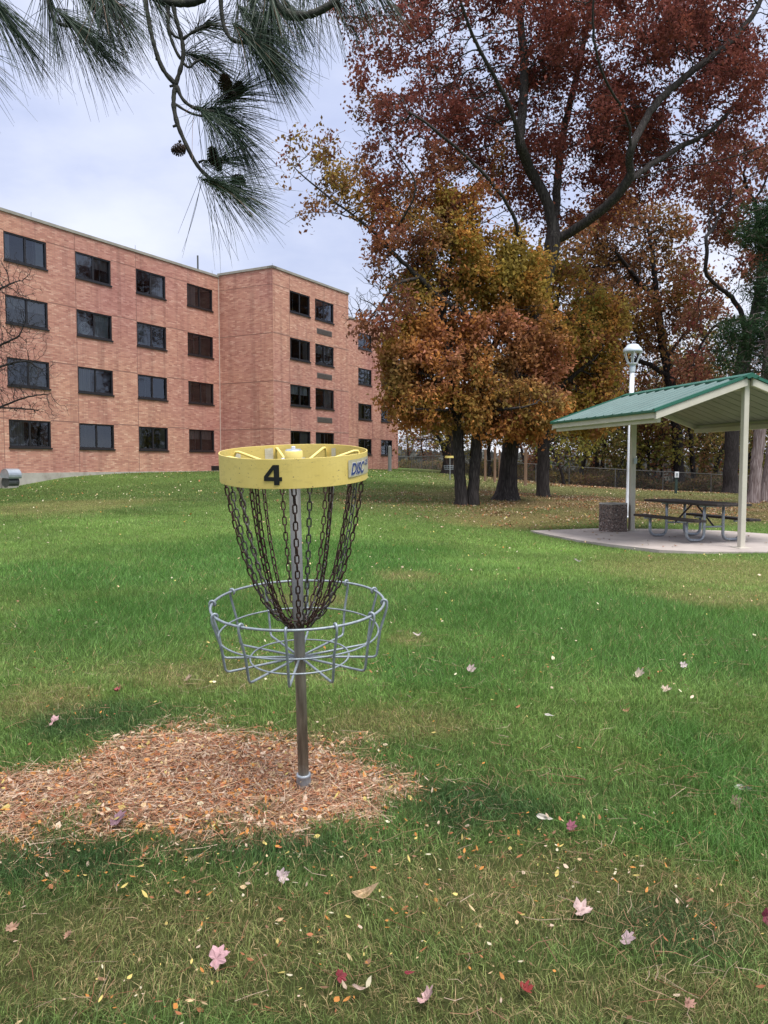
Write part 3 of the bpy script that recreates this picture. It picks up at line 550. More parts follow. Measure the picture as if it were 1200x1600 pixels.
# ================================================================== brick building
def building():
    root = empty('brick_building', B(0, 0, g1(*B(0, 0)[:2])), 'four storey salmon brick building with dark sliding windows behind the lawn', 'building'); off = np.array(root.location)
    def W(a, b, z): return B(a, b, z) - off
    ZT = 12.45; ZB = -1.0
    # levels from the window column nearest the inner corner
    a4 = solve_a(334, 0)
    def zpx(px, py, b):
        a = solve_a(px, b); p = B(a, b); return at(px, py, p[1])[2]
    tops = [zpx(334, y, 0) for y in (453, 527.4, 600, 672.6)]; bots = [zpx(334, y, 0) for y in (486, 559.8, 632, 704.4)]
    st = (tops[0] - tops[3]) / 3; tops = [tops[3] + st * k for k in range(4)]; hh = np.mean([bots[i] for i in range(4)]); hwin = 1.22; bots = [t - hwin for t in tops]
    print('levels', tops, bots, 'bay', BW, AW, AE, 'roof', zpx(300, 418, 0), zpx(430, 420, BW), zpx(545, 462, BW))
    cols1 = [(14, 80), (124, 178.7), (217, 262.7), (295.5, 335)]; colsB = [(454.3, 485.7), (493.4, 522.2)]; cols2 = [(560, 581), (595.5, 613)]
    cw1 = [(solve_a(a, 0), solve_a(b, 0)) for a, b in cols1]; cwB = [(solve_a(a, BW), solve_a(b, BW)) for a, b in colsB]; cw2 = [(solve_a(a, 0), solve_a(b, 0)) for a, b in cols2]
    print('cols', [(round(a, 2), round(b - a, 2)) for a, b in cw1 + cwB + cw2])
    V, Q, UV = [], [], []
    def quad(p, uv): n = len(V); V.extend(p); Q.append((n, n + 1, n + 2, n + 3)); UV.extend(uv)
    RC = .12
    def wall(fn, u0, u1, holes, z0=ZB, z1=ZT, uo=0):
        us = sorted({u0, u1, *[h[0] for h in holes], *[h[1] for h in holes]}); zs = sorted({z0, z1, *[h[2] for h in holes], *[h[3] for h in holes]})
        for i in range(len(us) - 1):
            for j in range(len(zs) - 1):
                a, b, c, d = us[i], us[i + 1], zs[j], zs[j + 1]; mu, mz = (a + b) / 2, (c + d) / 2
                if any(h[0] < mu < h[1] and h[2] < mz < h[3] for h in holes): continue
                quad([fn(a, 0, c), fn(b, 0, c), fn(b, 0, d), fn(a, 0, d)], [(a + uo, c), (b + uo, c), (b + uo, d), (a + uo, d)])
        for a, b, c, d in holes:
            for p, q in (((a, c), (a, d)), ((a, d), (b, d)), ((b, d), (b, c)), ((b, c), (a, c))):
                quad([fn(p[0], 0, p[1]), fn(q[0], 0, q[1]), fn(q[0], -RC, q[1]), fn(p[0], -RC, p[1])], [(p[0] + p[1], p[1]), (q[0] + p[1], q[1]), (q[0] + RC + p[1], q[1]), (p[0] + RC + p[1], p[1])])
    H = lambda cs: [(a, b, z0, z1) for a, b in cs for z0, z1 in zip(bots, tops)]
    f0 = lambda u, o, z: W(u, o, z); fB = lambda u, o, z: W(u, BW + o, z); fS = lambda u, o, z: W(-o, u, z)
    wall(f0, AS, 0, H(cw1)); wall(fS, 0, BW, [], uo=40); wall(fB, 0, AW, H(cwB), uo=60); wall(f0, AW, AE, H(cw2), uo=9)
    wall(lambda u, o, z: W(AW + o, BW - u, z), 0, BW, [], uo=70); wall(lambda u, o, z: W(AE + o, -u, z), 0, 16, [], uo=80)
    wall(lambda u, o, z: W(AE - u, -16 - o, z), 0, AE - AS, [], uo=90); wall(lambda u, o, z: W(AS - o, -16 + u, z), 0, 16, [], uo=5)
    npmesh('brick_wall', np.array(V), np.array(Q), M['brick'], parent=root, uv=UV)
    # coping, roof, foundation
    r = MB(); hw = .16
    def strip(mb, p, q, z, h, t, out=.05):
        p = np.array(p, float); q = np.array(q, float); d = (q - p) / np.linalg.norm(q - p); nrm = np.array([d[1], -d[0], 0]); c = []
        for zz in (z, z + h):
            for s in (out, out - t):
                for e, k in ((p, -1), (q, 1)): c.append(e + d * k * out + nrm * s + np.array([0, 0, zz]))
        mb.add(c, [(0, 1, 3, 2), (4, 6, 7, 5), (0, 4, 5, 1), (2, 3, 7, 6), (0, 2, 6, 4), (1, 5, 7, 3)])
    ring = [(AS, 0), (0, 0), (0, BW), (AW, BW), (AW, 0), (AE, 0), (AE, -16), (AS, -16)]
    zadd = [0, .002, .12, .004, .006, .008, .01, .012]
    for i in range(len(ring)): strip(r, W(*ring[i], 0), W(*ring[(i + 1) % len(ring)], 0), ZT + .003 + (.11 if i in (1, 2, 3) else 0) + i * .002, .13, .4)
    r.build('roof_coping', M['coping'], root)
    # raised parapet of the bay
    V.clear(); Q.clear(); UV.clear()
    wall(lambda u, o, z: W(-o, u, z), 0, BW, [], ZT, ZT + .11, 40); wall(fB, 0, AW, [], ZT, ZT + .11, 60); wall(lambda u, o, z: W(AW + o, BW - u, z), 0, BW, [], ZT, ZT + .11, 70); npmesh('bay_parapet', np.array(V), np.array(Q), M['brick'], parent=root, uv=UV)
    rf = MB(); rf.add([W(AS, -.35, ZT - .1), W(AE, -.35, ZT - .1), W(AE, -16, ZT - .1), W(AS, -16, ZT - .1), W(.3, -.36, ZT - .08), W(AW - .3, -.36, ZT - .08), W(AW - .3, BW - .35, ZT - .08), W(.3, BW - .35, ZT - .08)], [(0, 1, 2, 3), (7, 6, 5, 4)]); rf.build('roof', M['grille'], root)
    fd = MB(); zf = zpx(60, 738.5, 0); print('foundation top', zf)
    strip(fd, W(AS, 0, 0), W(-.2, 0, 0), -1.2, zf + 1.2, .08, .035)
    fd.build('foundation', M['foundation'], root)
    # joints
    j = MB(); jl = MB()
    for k in range(4):
        z = tops[k] + .03
        segs = [(AS, cw1[0][0])] + [(cw1[i][1], cw1[i + 1][0]) for i in range(3)] + [(cw1[3][1], 0)]
        for a, b in segs: strip(j, W(a, 0, 0), W(b, 0, 0), z, .028, .02, .004)
        strip(j, W(.02, BW, 0), W(cwB[0][0], BW, 0), z, .028, .02, .004); strip(j, W(cwB[1][1], BW, 0), W(AW, BW, 0), z, .028, .02, .004)
        strip(j, W(0, .02, 0), W(0, BW - .02, 0), z, .028, .02, .004); strip(j, W(AW, 0, 0), W(cw2[0][0], 0, 0), z, .028, .02, .004); strip(j, W(cw2[0][1], 0, 0), W(cw2[1][0], 0, 0), z, .028, .02, .004)
    for k in range(3):
        strip(jl, W(.03, BW, 0), W(AW, BW, 0), tops[k] + .085, .012, .02, .004)
    for a, bq in ((cw1[1][0] - .03, 0), (cw1[0][0] - .25, 0), (cw1[2][0] - .02, 0), (cwB[0][0] - .04, BW), (cw2[0][1] + .1, 0)):
        p = W(a, bq, 0); strip(j, p, p + U * .016, ZB + 1, ZT - ZB - 1, .02, .006)
    jl.box(W(-.0, .012, 0) + np.array([0, 0, ZT / 2 + .2]), (.05, .05, ZT - .5))
    j.build('expansion_joint', M['joint'], root); jl.build('pale_joint', M['jointlight'], root)
    # windows
    rr = random.Random(5)
    def window(a0, a1, z0, z1, bq, k):
        w = a1 - a0; h = z1 - z0; fr = MB(); t = .075
        X = lambda a, o, z: W(a, bq + o, z)
        def bar(aa, ab, za, zb, o0=-.11, o1=-.03):
            pts = [X(a, o, z) for a in (aa, ab) for o in (o0, o1) for z in (za, zb)]; fr.add(pts, [(0, 1, 3, 2), (4, 6, 7, 5), (0, 4, 5, 1), (2, 3, 7, 6), (0, 2, 6, 4), (1, 5, 7, 3)])
        bar(a0 + .002, a0 + t, z0 + .002, z1 - .002); bar(a1 - t, a1 - .002, z0 + .002, z1 - .002); bar(a0 + t, a1 - t, z1 - t, z1 - .002); bar(a0 + t, a1 - t, z0 + .002, z0 + t)
        mid = a0 + w * .5; bar(mid - .045, mid + .045, z0 + t, z1 - t, -.12, -.045)
        o = fr.build('window', M['frame'], root)
        sl = MB(); sl.add([X(a, q, z) for a in (a0 - .03, a1 + .03) for q in (-.11, .05) for z in (z0 - .07, z0 - .002)], [(0, 1, 3, 2), (4, 6, 7, 5), (0, 4, 5, 1), (2, 3, 7, 6), (0, 2, 6, 4), (1, 5, 7, 3)]); sl.build('sill', M['frame'], o)
        g = MB()
        for x0, x1, q in ((a0 + t, mid - .045, -.075), (mid + .045, a1 - t, -.095)):
            sk = rr.uniform(-.012, .012); g.add([X(x0, q, z0 + t), X(x1, q + sk, z0 + t), X(x1, q + sk, z1 - t), X(x0, q, z1 - t)], [(0, 1, 2, 3)])
        g.build('pane', M['glass'], o)
        bx = MB(); p = [X(a, q, z) for a in (a0 + .01, a1 - .01) for q in (-1.6, -.13) for z in (z0 + .01, z1 - .01)]; bx.add(p, [(0, 1, 3, 2), (4, 6, 7, 5), (0, 4, 5, 1), (2, 3, 7, 6), (0, 2, 6, 4)][:]) ; bx.f = [f for f in bx.f if f != (2, 3, 7, 6)]; bx.build('room', M['interior'], o)
        style = k % 5
        def cloth(x0, x1, za, zb, q=-.2):
            n = 14; pts = []
            for i in range(n + 1):
                a = x0 + (x1 - x0) * i / n; oo = q + (.025 if i % 2 else -.025); pts += [X(a, oo, za), X(a, oo, zb)]
            cu = MB(); cu.add(pts, [(2 * i, 2 * i + 2, 2 * i + 3, 2 * i + 1) for i in range(n)]); cu.build('curtain', M['blindlight'] if k in (3, 17, 9, 6) else M['curtain'], o)
        if style == 0: cloth(a0 + .05, a0 + w * .42, z0 + .03, z1 - .03)
        elif style == 1: cloth(a0 + w * .55, a1 - .05, z0 + .03, z1 - .03)
        elif style == 2: cloth(a0 + .05, a1 - .05, z1 - h * .45, z1 - .03)
        elif style == 3: cloth(a0 + .04, a0 + w * .2, z0 + .03, z1 - .03); cloth(a1 - w * .2, a1 - .04, z0 + .03, z1 - .03)
        # thin inner uprights of the sash
        u = MB(); xx = a0 + w * rr.choice([.22, .3, .78, .72]); u.box(X(xx, -.14, (z0 + z1) / 2), (.03, .03, h - .1)); u.build('sash_bar', M['galv'], o)
        return o
    k = 0
    for ci, (a, b) in enumerate(cw1):
        for z0, z1 in zip(bots, tops): window(a, b, z0, z1, 0, k); k += 1
    for a, b in cwB:
        for z0, z1 in zip(bots, tops): window(a, b, z0, z1, BW, k); k += 1
    for a, b in cw2:
        for z0, z1 in zip(bots, tops): window(a, b, z0, z1, 0, k); k += 1
    # grilles between the storeys of the bay
    ga, gb = solve_a(496, BW), solve_a(519, BW)
    for t in (3, 2, 1):
        zc = (bots[t] + tops[t - 1]) / 2 + .04; g = MB(); strip(g, W(ga, BW, 0), W(gb, BW, 0), zc - .17, .34, .05, .012)
        for q in range(5): strip(g, W(ga + .05, BW, 0), W(gb - .05, BW, 0), zc - .14 + q * .06, .02, .05, .03)
        g.build('wall_grille', M['grille'], root)
    # dark basement vents at the ground
    for pa, pb, bq in ((550, 567, 0), (330, 341, 0)):
        a, b = solve_a(pa, bq), solve_a(pb, bq); g = MB(); zg = g1(*B(a, bq)[:2]); strip(g, W(a, bq, 0), W(b, bq, 0), zg + .02, .3, .06, .03); g.build('basement_vent', M['frame'], root)
    # roof pipe and lightning rods
    for px, py, h, rad in ((315, 405, 1.0, .05), (60, 322, .45, .012), (219, 385, .45, .012), (337, 422, .4, .012), (430, 415, .35, .012)):
        bq = BW if px > 428 else -.3; a = solve_a(px, bq); t = MB(); p = W(a, bq - .1, ZT + .05); t.tube([p, p + np.array([0, 0, h])], rad, 6); t.build('roof_pipe' if rad > .02 else 'lightning_rod', M['galv'] if rad < .02 else M['ventdk'], root)
    # fan standing in the second window of the third storey
    a0, a1 = cw1[1]; z0 = bots[2]; c = B(a0 + (a1 - a0) * .27, -.175, z0 + .06); fn = empty('desk_fan', c, 'round white electric fan in a third floor window', 'fan', rot=(0, 0, math.atan2(U[1], U[0])))
    hs = MB(); t = np.linspace(0, 2 * math.pi, 29)[:-1]
    def circ(r, y): return np.stack([r * np.cos(t), np.full_like(t, y), .34 + r * np.sin(t)], 1)
    for y in (-.06, .04): hs.tube(circ(.27, y), .022, 6, closed=True)
    for r in (.2, .12): hs.tube(circ(r, -.07), .008, 5, closed=True)
    for q in range(12):
        a = q * math.pi / 6; hs.tube([(.05 * math.cos(a), -.08, .34 + .05 * math.sin(a)), (.27 * math.cos(a), -.06, .34 + .27 * math.sin(a))], .006, 4)
    hs.build('fan_guard', M['white'], fn); b = MB(); b.lathe([(.0, -.09), (.07, -.08), (.07, .05), (0, .06)], 12, caps=False); ob = b.build('fan_motor', M['curtain'], fn); ob.rotation_euler = (R(90), 0, 0); ob.location = (0, 0, .34)
    bl = MB()
    for q in range(4):
        a = q * math.pi / 2; bl.add([(.05 * math.cos(a), -.02, .34 + .05 * math.sin(a)), (.23 * math.cos(a - .3), -.04, .34 + .23 * math.sin(a - .3)), (.23 * math.cos(a + .4), .0, .34 + .23 * math.sin(a + .4))], [(0, 1, 2)])
    bl.build('fan_blade', M['blindlight'], fn); b = MB(); b.box((0, 0, .03), (.3, .16, .05)); b.box((0, 0, .07), (.06, .05, .06)); b.build('fan_stand', M['white'], fn)
building()
# ------------------------------------------------------------------ intake hood by the wall
def hood():
    a = solve_a(14, .45); c = B(a, .45); z = g1(c[0], c[1]); root = empty('intake_hood', (c[0], c[1], z), 'curved galvanised vent hood on the ground at the building foot', 'vent', rot=(0, 0, math.atan2(U[1], U[0])))
    L = .62; prof = [(.42 * math.cos(t), .62 + .22 * math.sin(t)) for t in np.linspace(0, math.pi, 12)]
    # hood: half round sheet opening towards the lawn
    mb = MB(); t = np.linspace(R(-25), R(200), 16); V = []
    for rr_ in (.30, .285):
        for x in (-L / 2, L / 2): V += [(x, -.05 + -rr_ * math.cos(q), .55 + rr_ * math.sin(q)) for q in t]
    n = 16; Fc = []
    for i in range(n - 1):
        Fc += [(i, i + 1, n + i + 1, n + i), (2 * n + i, 3 * n + i, 3 * n + i + 1, 2 * n + i + 1), (i, 2 * n + i, 2 * n + i + 1, i + 1), (n + i, n + i + 1, 3 * n + i + 1, 3 * n + i)]
    mb.add(V, Fc); mb.add([(x, -.05 - .29 * math.cos(q), .55 + .29 * math.sin(q)) for x in (-L / 2 + .01, L / 2 - .01) for q in t], [tuple(range(n)), tuple(range(n, 2 * n))[::-1]]); mb.build('hood', M['vent'], root, smooth=False)
    b = MB(); t = np.linspace(0, 2 * math.pi, 20, endpoint=False); b.add([(x, -.0 + .27 * math.cos(q), .27 + .25 * math.sin(q)) for x in (-.25, .25) for q in t], [tuple(range(20)), tuple(range(20, 40))[::-1]] + [(i, (i + 1) % 20, 20 + (i + 1) % 20, 20 + i) for i in range(20)]); b.build('duct', M['ventdk'], root, smooth=False)
    f = MB(); f.box((0, 0, .02), (.5, .4, .16)); f.build('footing', M['foundation'], root)
hood()
# ================================================================== posts by the building and woods
def post(px, py, Y, h, w, mat, label, cat, name, group=None, cap=True):
    p = at(px, py, Y); z = g1(p[0], p[1]); root = empty(name, (p[0], p[1], z), label, cat, group, rot=(0, 0, random.uniform(-.2, .2)))
    b = MB(); b.box((0, 0, h / 2 - .15), (w, w, h + .3)); b.build('shaft', mat, root, bevel=w * .12)
    if cap: c = MB(); c.add([(-w * .5, -w * .5, h), (w * .5, -w * .5, h), (w * .5, w * .5, h), (-w * .5, w * .5, h), (0, 0, h + w * .35)], [(0, 1, 4), (1, 2, 4), (2, 3, 4), (3, 0, 4), (3, 2, 1, 0)]); c.v[-1][:, 2] += .002; c.build('cap', mat, root)
    return root
post(609, 735, 56, 1.75, .25, M['greypost'], 'grey bollard post on the lawn at the far end of the brick building', 'post', 'grey_post')
for px, py, Y, h, w, lab in ((758, 743, 44, 1.75, .13, 'tan timber post nearest the double trunk'), (773, 745, 43, 1.9, .13, 'tan timber post left of the broad oak trunk, middle of three'), (780, 743, 46, 1.85, .1, 'thin timber post touching the broad oak trunk on its left'), (821, 748, 40, 1.9, .16, 'timber post standing alone right of the broad oak trunk')):
    post(px, py, Y, h, w, M['woodpost'], lab, 'post', 'timber_post', 'timber posts behind the oaks')
def sign():
    p = at(1056, 771, 38); z = g1(p[0], p[1]); root = empty('sign_post', (p[0], p[1], z), 'small white notice on a dark green post before the fence', 'sign')
    b = MB(); b.box((0, 0, .33), (.12, .1, .9)); b.build('post', M['darkgreen'], root, bevel=.01)
    s = MB(); s.box((0, -.07, .92), (.2, .03, .28)); o = s.build('sign_board', M['white'], root, bevel=.008)
    t = MB(); t.box((0, -.088, .93), (.11, .004, .13)); t.box((0, -.088, .83), (.12, .004, .02)); t.build('printed_mark', M['galv'], o)
sign()
# ================================================================== chain link fence
def fence():
    pts = [at(618, 728, 80), at(640, 728, 78), at(700, 735, 68), at(760, 742, 60), at(870, 757, 53), at(1000, 764, 51), at(1200, 775, 50), at(1420, 775, 48)]
    P2 = np.array([(p[0], p[1]) for p in pts]); seg = np.linalg.norm(np.diff(P2, axis=0), axis=1); S = np.concatenate([[0], np.cumsum(seg)]); L = S[-1]
    def pos(s): return np.array([np.interp(s, S, P2[:, 0]), np.interp(s, S, P2[:, 1])])
    p0 = pos(0); root = empty('chain_link_fence', (p0[0], p0[1], g1(*p0)), 'grey chain link fence with round rail between lawn and woods', 'fence'); off = np.array(root.location); Hh = 1.25
    s = np.arange(0, L, 1.0); line = np.array([[*pos(q), g1(*pos(q)) + Hh] for q in s]) - off
    t = MB(); t.tube(line, .03, 6); t.build('top_rail', M['fencewire'], root, smooth=True)
    for q in np.arange(0, L, 3.0):
        x, y = pos(q); z = g1(x, y); b = MB(); b.tube([np.array([x, y, z - .2]) - off, np.array([x, y, z + Hh + .04]) - off], .035, 8); b.build('fence_post', M['fencewire'], root)
    sp = .1; q0 = np.arange(0, L - Hh, sp); A, Bq = [], []
    X = np.interp(q0, S, P2[:, 0]); Y = np.interp(q0, S, P2[:, 1]); X2 = np.interp(q0 + Hh, S, P2[:, 0]); Y2 = np.interp(q0 + Hh, S, P2[:, 1]); Z = gz(X, Y); Z2 = gz(X2, Y2)
    a1 = np.stack([X, Y, Z + .03], 1); b1 = np.stack([X2, Y2, Z2 + Hh], 1); a2 = np.stack([X, Y, Z + Hh], 1); b2 = np.stack([X2, Y2, Z2 + .03], 1)
    A = np.concatenate([a1, a2]) - off; Bv = np.concatenate([b1, b2]) - off; d = Bv - A; d /= np.linalg.norm(d, axis=1)[:, None]; n = np.cross(d, [0, 1, .0]); n /= np.linalg.norm(n, axis=1)[:, None]; m = np.cross(d, n); r = .003; k = len(A)
    V = np.stack([A + n * r, A - n * r * .5 + m * r * .87, A - n * r * .5 - m * r * .87, Bv + n * r, Bv - n * r * .5 + m * r * .87, Bv - n * r * .5 - m * r * .87], 1).reshape(-1, 3); o = np.arange(k)[:, None] * 6
    npmesh('wire_mesh', V, np.concatenate([o + [0, 1, 4, 3], o + [1, 2, 5, 4], o + [2, 0, 3, 5]]), M['fencewire'], parent=root)
fence()
# ================================================================== disc golf basket
BASE = ground_px(475, 1229); BASE[2] -= .005
TX, TY = R(6.7), R(-.62)
BR = Euler((TX, TY, 0), 'XYZ').to_matrix()
def bl(x, y, z): return BASE + np.array(BR @ Vector((x, y, z)))
def tz(py):
    lo, hi = 0, 2
    for _ in range(40):
        m = (lo + hi) / 2
        if proj(bl(0, 0, m))[1] > py: lo = m
        else: hi = m
    return lo
def letter_on_band(mb_pts, faces, Rb, th0, zc, proud):
    out = []
    for x, z in mb_pts:
        th = th0 + x / Rb; out.append((Rb * math.sin(th), -Rb * math.cos(th), zc + z))
    r = (Rb + proud) / Rb; return [(a * r, b * r, c) for a, b, c in out]
def slice_poly(outlines, step=.004):
    """triangulated flat shape (x,z outlines) cut in narrow strips so that it can wrap round the band"""
    cu = bpy.data.curves.new('tmp', 'CURVE'); cu.dimensions = '2D'; cu.fill_mode = 'BOTH'
    for ol in outlines:
        s = cu.splines.new('POLY'); s.points.add(len(ol) - 1); s.use_cyclic_u = True
        for i, (x, y) in enumerate(ol): s.points[i].co = (x, y, 0, 1)
    o = bpy.data.objects.new('tmp', cu); return strip_obj(o, step)
def strip_obj(o, step):
    COL.objects.link(o); dg = bpy.context.evaluated_depsgraph_get(); me = bpy.data.meshes.new_from_object(o.evaluated_get(dg)); bm = bmesh.new(); bm.from_mesh(me)
    xs = [v.co.x for v in bm.verts]; x = min(xs) + step
    while x < max(xs):
        bmesh.ops.bisect_plane(bm, geom=bm.verts[:] + bm.edges[:] + bm.faces[:], plane_co=(x, 0, 0), plane_no=(1, 0, 0)); x += step
    pts = [(v.co.x, v.co.y) for v in bm.verts]; fs = [[v.index for v in f.verts] for f in bm.faces]; bm.free(); cd_ = o.data; bpy.data.objects.remove(o); bpy.data.meshes.remove(me)
    return pts, fs
def text_shape(s, size, shear=0, bold=.0):
    cu = bpy.data.curves.new('tmp', 'FONT'); cu.body = s; cu.size = size; cu.shear = shear; cu.offset = bold; cu.fill_mode = 'BOTH'
    return strip_obj(bpy.data.objects.new('tmp', cu), .003)
def basket():
    root = empty('disc_golf_basket', BASE, 'disc golf basket with yellow band numbered 4, hanging chains and wire tray', 'disc golf basket', rot=(TX, TY, 0))
    zt = tz(704.5) ; zr = tz(942); zm = tz(986); zf = tz(1027); zp = tz(700); print('basket z', zt, zr, zm, zf)
    b = MB(); b.lathe([(.0212, -.2), (.0212, zt - .005)], 24); b.build('pole', M['pole'], root, smooth=False).data.shade_smooth()
    b = MB(); b.lathe([(.022, -.05), (.0285, -.05), (.029, .035), (.0275, .048), (.0285, .052), (.0285, .06), (.023, .062)], 24); b.build('ground_sleeve', M['galv'], root, smooth=True)
    Rb = .270; zb = zt - .101
    # band: thin rolled strip
    k = 128; V, Fc = [], []
    for i in range(k):
        t = i * 2 * math.pi / k; w = .0008 * math.sin(5 * t) + .0006 * math.sin(11 * t + 1)
        for r, z in ((Rb + w, zb), (Rb + w, zt), (Rb - .0035 + w, zt), (Rb - .0035 + w, zb)): V.append((r * math.sin(t), -r * math.cos(t), z + .001 * math.sin(3 * t)))
    for i in range(k):
        j = (i + 1) % k
        for q in range(4): Fc.append((i * 4 + q, j * 4 + q, j * 4 + (q + 1) % 4, i * 4 + (q + 1) % 4))
    b = MB(); b.add(V, Fc); band = b.build('number_band', M['band'], root, bevel=.001)
    # numeral 4, slab sided
    S = .068; four = [[(.56, 0), (.86, 0), (.86, .20), (1.0, .20), (1.0, .40), (.86, .40), (.86, 1.0), (.52, 1.0), (.0, .42), (.0, .20), (.56, .20)], [(.56, .40), (.56, .76), (.24, .40)]]
    four = [[((x - .5) * S * .92, (z - .5) * S) for x, z in ol] for ol in four]
    pts, fs = slice_poly(four); th = math.asin(-37 / 469 / .276) ; th = R(-8.6)
    b = MB(); b.add(letter_on_band(pts, fs, Rb, th, (zt + zb) / 2 - .003, .0016), fs); b.build('numeral', M['black'], band)
    # sticker with blue italic letters
    t0, t1 = R(50), R(108); n = 26; V = []
    zc = (zt + zb) / 2 + .003; hs = .030
    for i in range(n + 1):
        t = t0 + (t1 - t0) * i / n; r = Rb + .0016
        for z in (zc - hs, zc + hs): V.append((r * math.sin(t), -r * math.cos(t), z))
    b = MB(); b.add(V, [(2 * i, 2 * i + 2, 2 * i + 3, 2 * i + 1) for i in range(n)]); stk = b.build('sticker', M['sticker'], band)
    def word(s, size, thx, zz, pr, mat, bold, nm, shear=.35):
        pts, fs = text_shape(s, size, shear, bold); pts = [(x * .74, z) for x, z in pts]; b = MB(); b.add(letter_on_band(pts, fs, Rb, thx, zz, pr), fs); b.build(nm, mat, stk)
    word('DISC', .054, R(52.3), zc - .021, .0022, M['stick_white'], .0040, 'letter_outline'); word('DISC', .054, R(52.3), zc - .021, .0030, M['stick_blue'], .0020, 'lettering')
    word('GOLF', .026, R(73.5), zc + .002, .0022, M['stick_white'], .0016, 'letter_outline'); word('GOLF', .026, R(73.5), zc + .002, .0030, M['stick_blue'], .0004, 'lettering')
    # hub, arms
    b = MB(); b.lathe([(.0, zt - .09), (.034, zt - .09), (.034, zt - .002), (.031, zt + .002)], 28, caps=False); b.build('hub', M['yellow'], root, smooth=True)
    b = MB(); b.lathe([(.031, zt + .001), (.026, zt + .006), (.0001, zt + .007)], 28, caps=False); b.build('hub_cap', M['galv'], root, smooth=True)
    b = MB(); b.lathe([(.0075, zt + .004), (.0075, zt + .016), (.005, zt + .017)], 6); b.build('hub_bolt', M['white'], root)
    for sx, aa in ((1, -20), (-1, 200)):
        b = MB(); x = .034 * math.cos(R(aa)); y = .034 * math.sin(R(aa)); d = np.array([math.cos(R(aa)), math.sin(R(aa)), 0]); c = np.array([x, y, zt - .03]); b.tube([c, c + d * .012], .007, 6); b.build('side_bolt', M['galv'], root)
    b = MB(); b.tube([(0.008, -.034, zt - .026), (.008, -.0355, zt - .026)], .0022, 8); b.build('screw', M['black'], root)
    for i in range(8):
        a = R(22 + 45 * i); d = np.array([math.cos(a), math.sin(a), 0]); p = np.array([d * .03 + [0, 0, zt - .075], d * .12 + [0, 0, zt - .045], d * .235 + [0, 0, zt - .012], d * .250 + [0, 0, zt - .012], d * .2595 + [0, 0, zt - .03], d * .2605 + [0, 0, zt - .085]])
        b = MB(); b.tube(p, .0055, 8); b.build('support_arm', M['yellow'], root, smooth=True)
    for a, w in ((118, .035), (150, .03), (60, .02)):
        r = Rb - .006; V = []
        for i in range(7):
            t = R(a) + (i / 6 - .5) * w / r
            for z in (zt - .075, zt - .012): V.append((r * math.cos(t), r * math.sin(t), z + random.uniform(-.002, .002)))
        b = MB(); b.add(V, [(2 * i, 2 * i + 2, 2 * i + 3, 2 * i + 1) for i in range(6)]); b.build('tape_patch', M['tape'], root)
    # chains
    zc_top = zb - .002; zc_bot = tz(979)
    b = MB(); t = np.linspace(0, 2 * math.pi, 40, endpoint=False); b.tube(np.stack([.036 * np.cos(t), .036 * np.sin(t), np.full(40, zc_bot)], 1), .003, 6, closed=True); b.tube(np.stack([.03 * np.cos(t), .03 * np.sin(t), np.full(40, tz(967))], 1), .0025, 6, closed=True); b.build('chain_ring', M['rust'], root, smooth=True)
    def link(c, T, S, hl=.0172, hw=.0070, r=.0025):
        T = T / np.linalg.norm(T); S = S - T * (S @ T); S /= np.linalg.norm(S); pts = []
        for s0, sg in ((0, 1), (math.pi, -1)):
            for q in np.linspace(0, math.pi, 6): pts.append(c + T * sg * (hl - hw) + T * sg * hw * math.sin(q) + S * sg * hw * math.cos(q))
        return pts
    # profile (radius share, height share) of the hanging chain
    pr = np.array([(1, 1), (.955, .86), (.885, .70), (.79, .52), (.66, .33), (.52, .19), (.36, .09), (.20, .03), (.12, 0)])
    def chain(theta, R0, mat, grey, sag):
        b = MB(); rr = pr[:, 0] * R0; zz = zc_bot + pr[:, 1] * (zc_top + .006 - zc_bot) + sag * np.sin(np.pi * pr[:, 1]); rr[-1] = .038
        u = np.linspace(0, 1, 200); q = np.linspace(0, 1, len(pr)); r_ = np.interp(u, q, rr); z_ = np.interp(u, q, zz)
        for _ in range(6): r_[1:-1] = (r_[:-2] + r_[1:-1] + r_[2:]) / 3; z_[1:-1] = (z_[:-2] + z_[1:-1] + z_[2:]) / 3
        dth = random.uniform(-.03, .03); th = theta + dth * np.sin(np.linspace(0, math.pi, 200)); P_ = np.stack([r_ * np.cos(th), r_ * np.sin(th), z_], 1)
        S_ = np.concatenate([[0], np.cumsum(np.linalg.norm(np.diff(P_, axis=0), axis=1))]); n = int(S_[-1] / .0300); tw = random.uniform(-.5, .5)
        for i in range(n):
            s = (i + .5) * S_[-1] / n; c = np.array([np.interp(s, S_, P_[:, j]) for j in range(3)]); c2 = np.array([np.interp(s + .006, S_, P_[:, j]) for j in range(3)]); T = c2 - c
            if np.linalg.norm(T) < 1e-6: T = P_[-1] - P_[-5]
            rad = np.array([math.cos(theta), math.sin(theta), 0]); tan = np.array([-math.sin(theta), math.cos(theta), 0]); a = tw + (math.pi / 2 if i % 2 else 0) + random.uniform(-.18, .18)
            b.tube(link(c, T, tan * math.cos(a) + rad * math.sin(a)), .0029, 6, closed=True)
        b.build('chain', mat, root, smooth=True)
    for i in range(12): chain(R(-84 + 30 * i), .252, M['rust'] if i % 4 != 2 else M['chain_grey'], False, random.uniform(-.006, .006))
    for i in range(6): chain(R(-9 + 60 * i), .212, M['chain_grey'] if i % 2 else M['rust'], True, random.uniform(-.006, .006))
    # tray of wires
    def ring(rad, z, r, name):
        t = np.linspace(0, 2 * math.pi, 72, endpoint=False); b = MB(); b.tube(np.stack([rad * np.cos(t), rad * np.sin(t), z + .0015 * np.sin(3 * t)], 1), r, 8, closed=True); b.build(name, M['galvwire'], root, smooth=True)
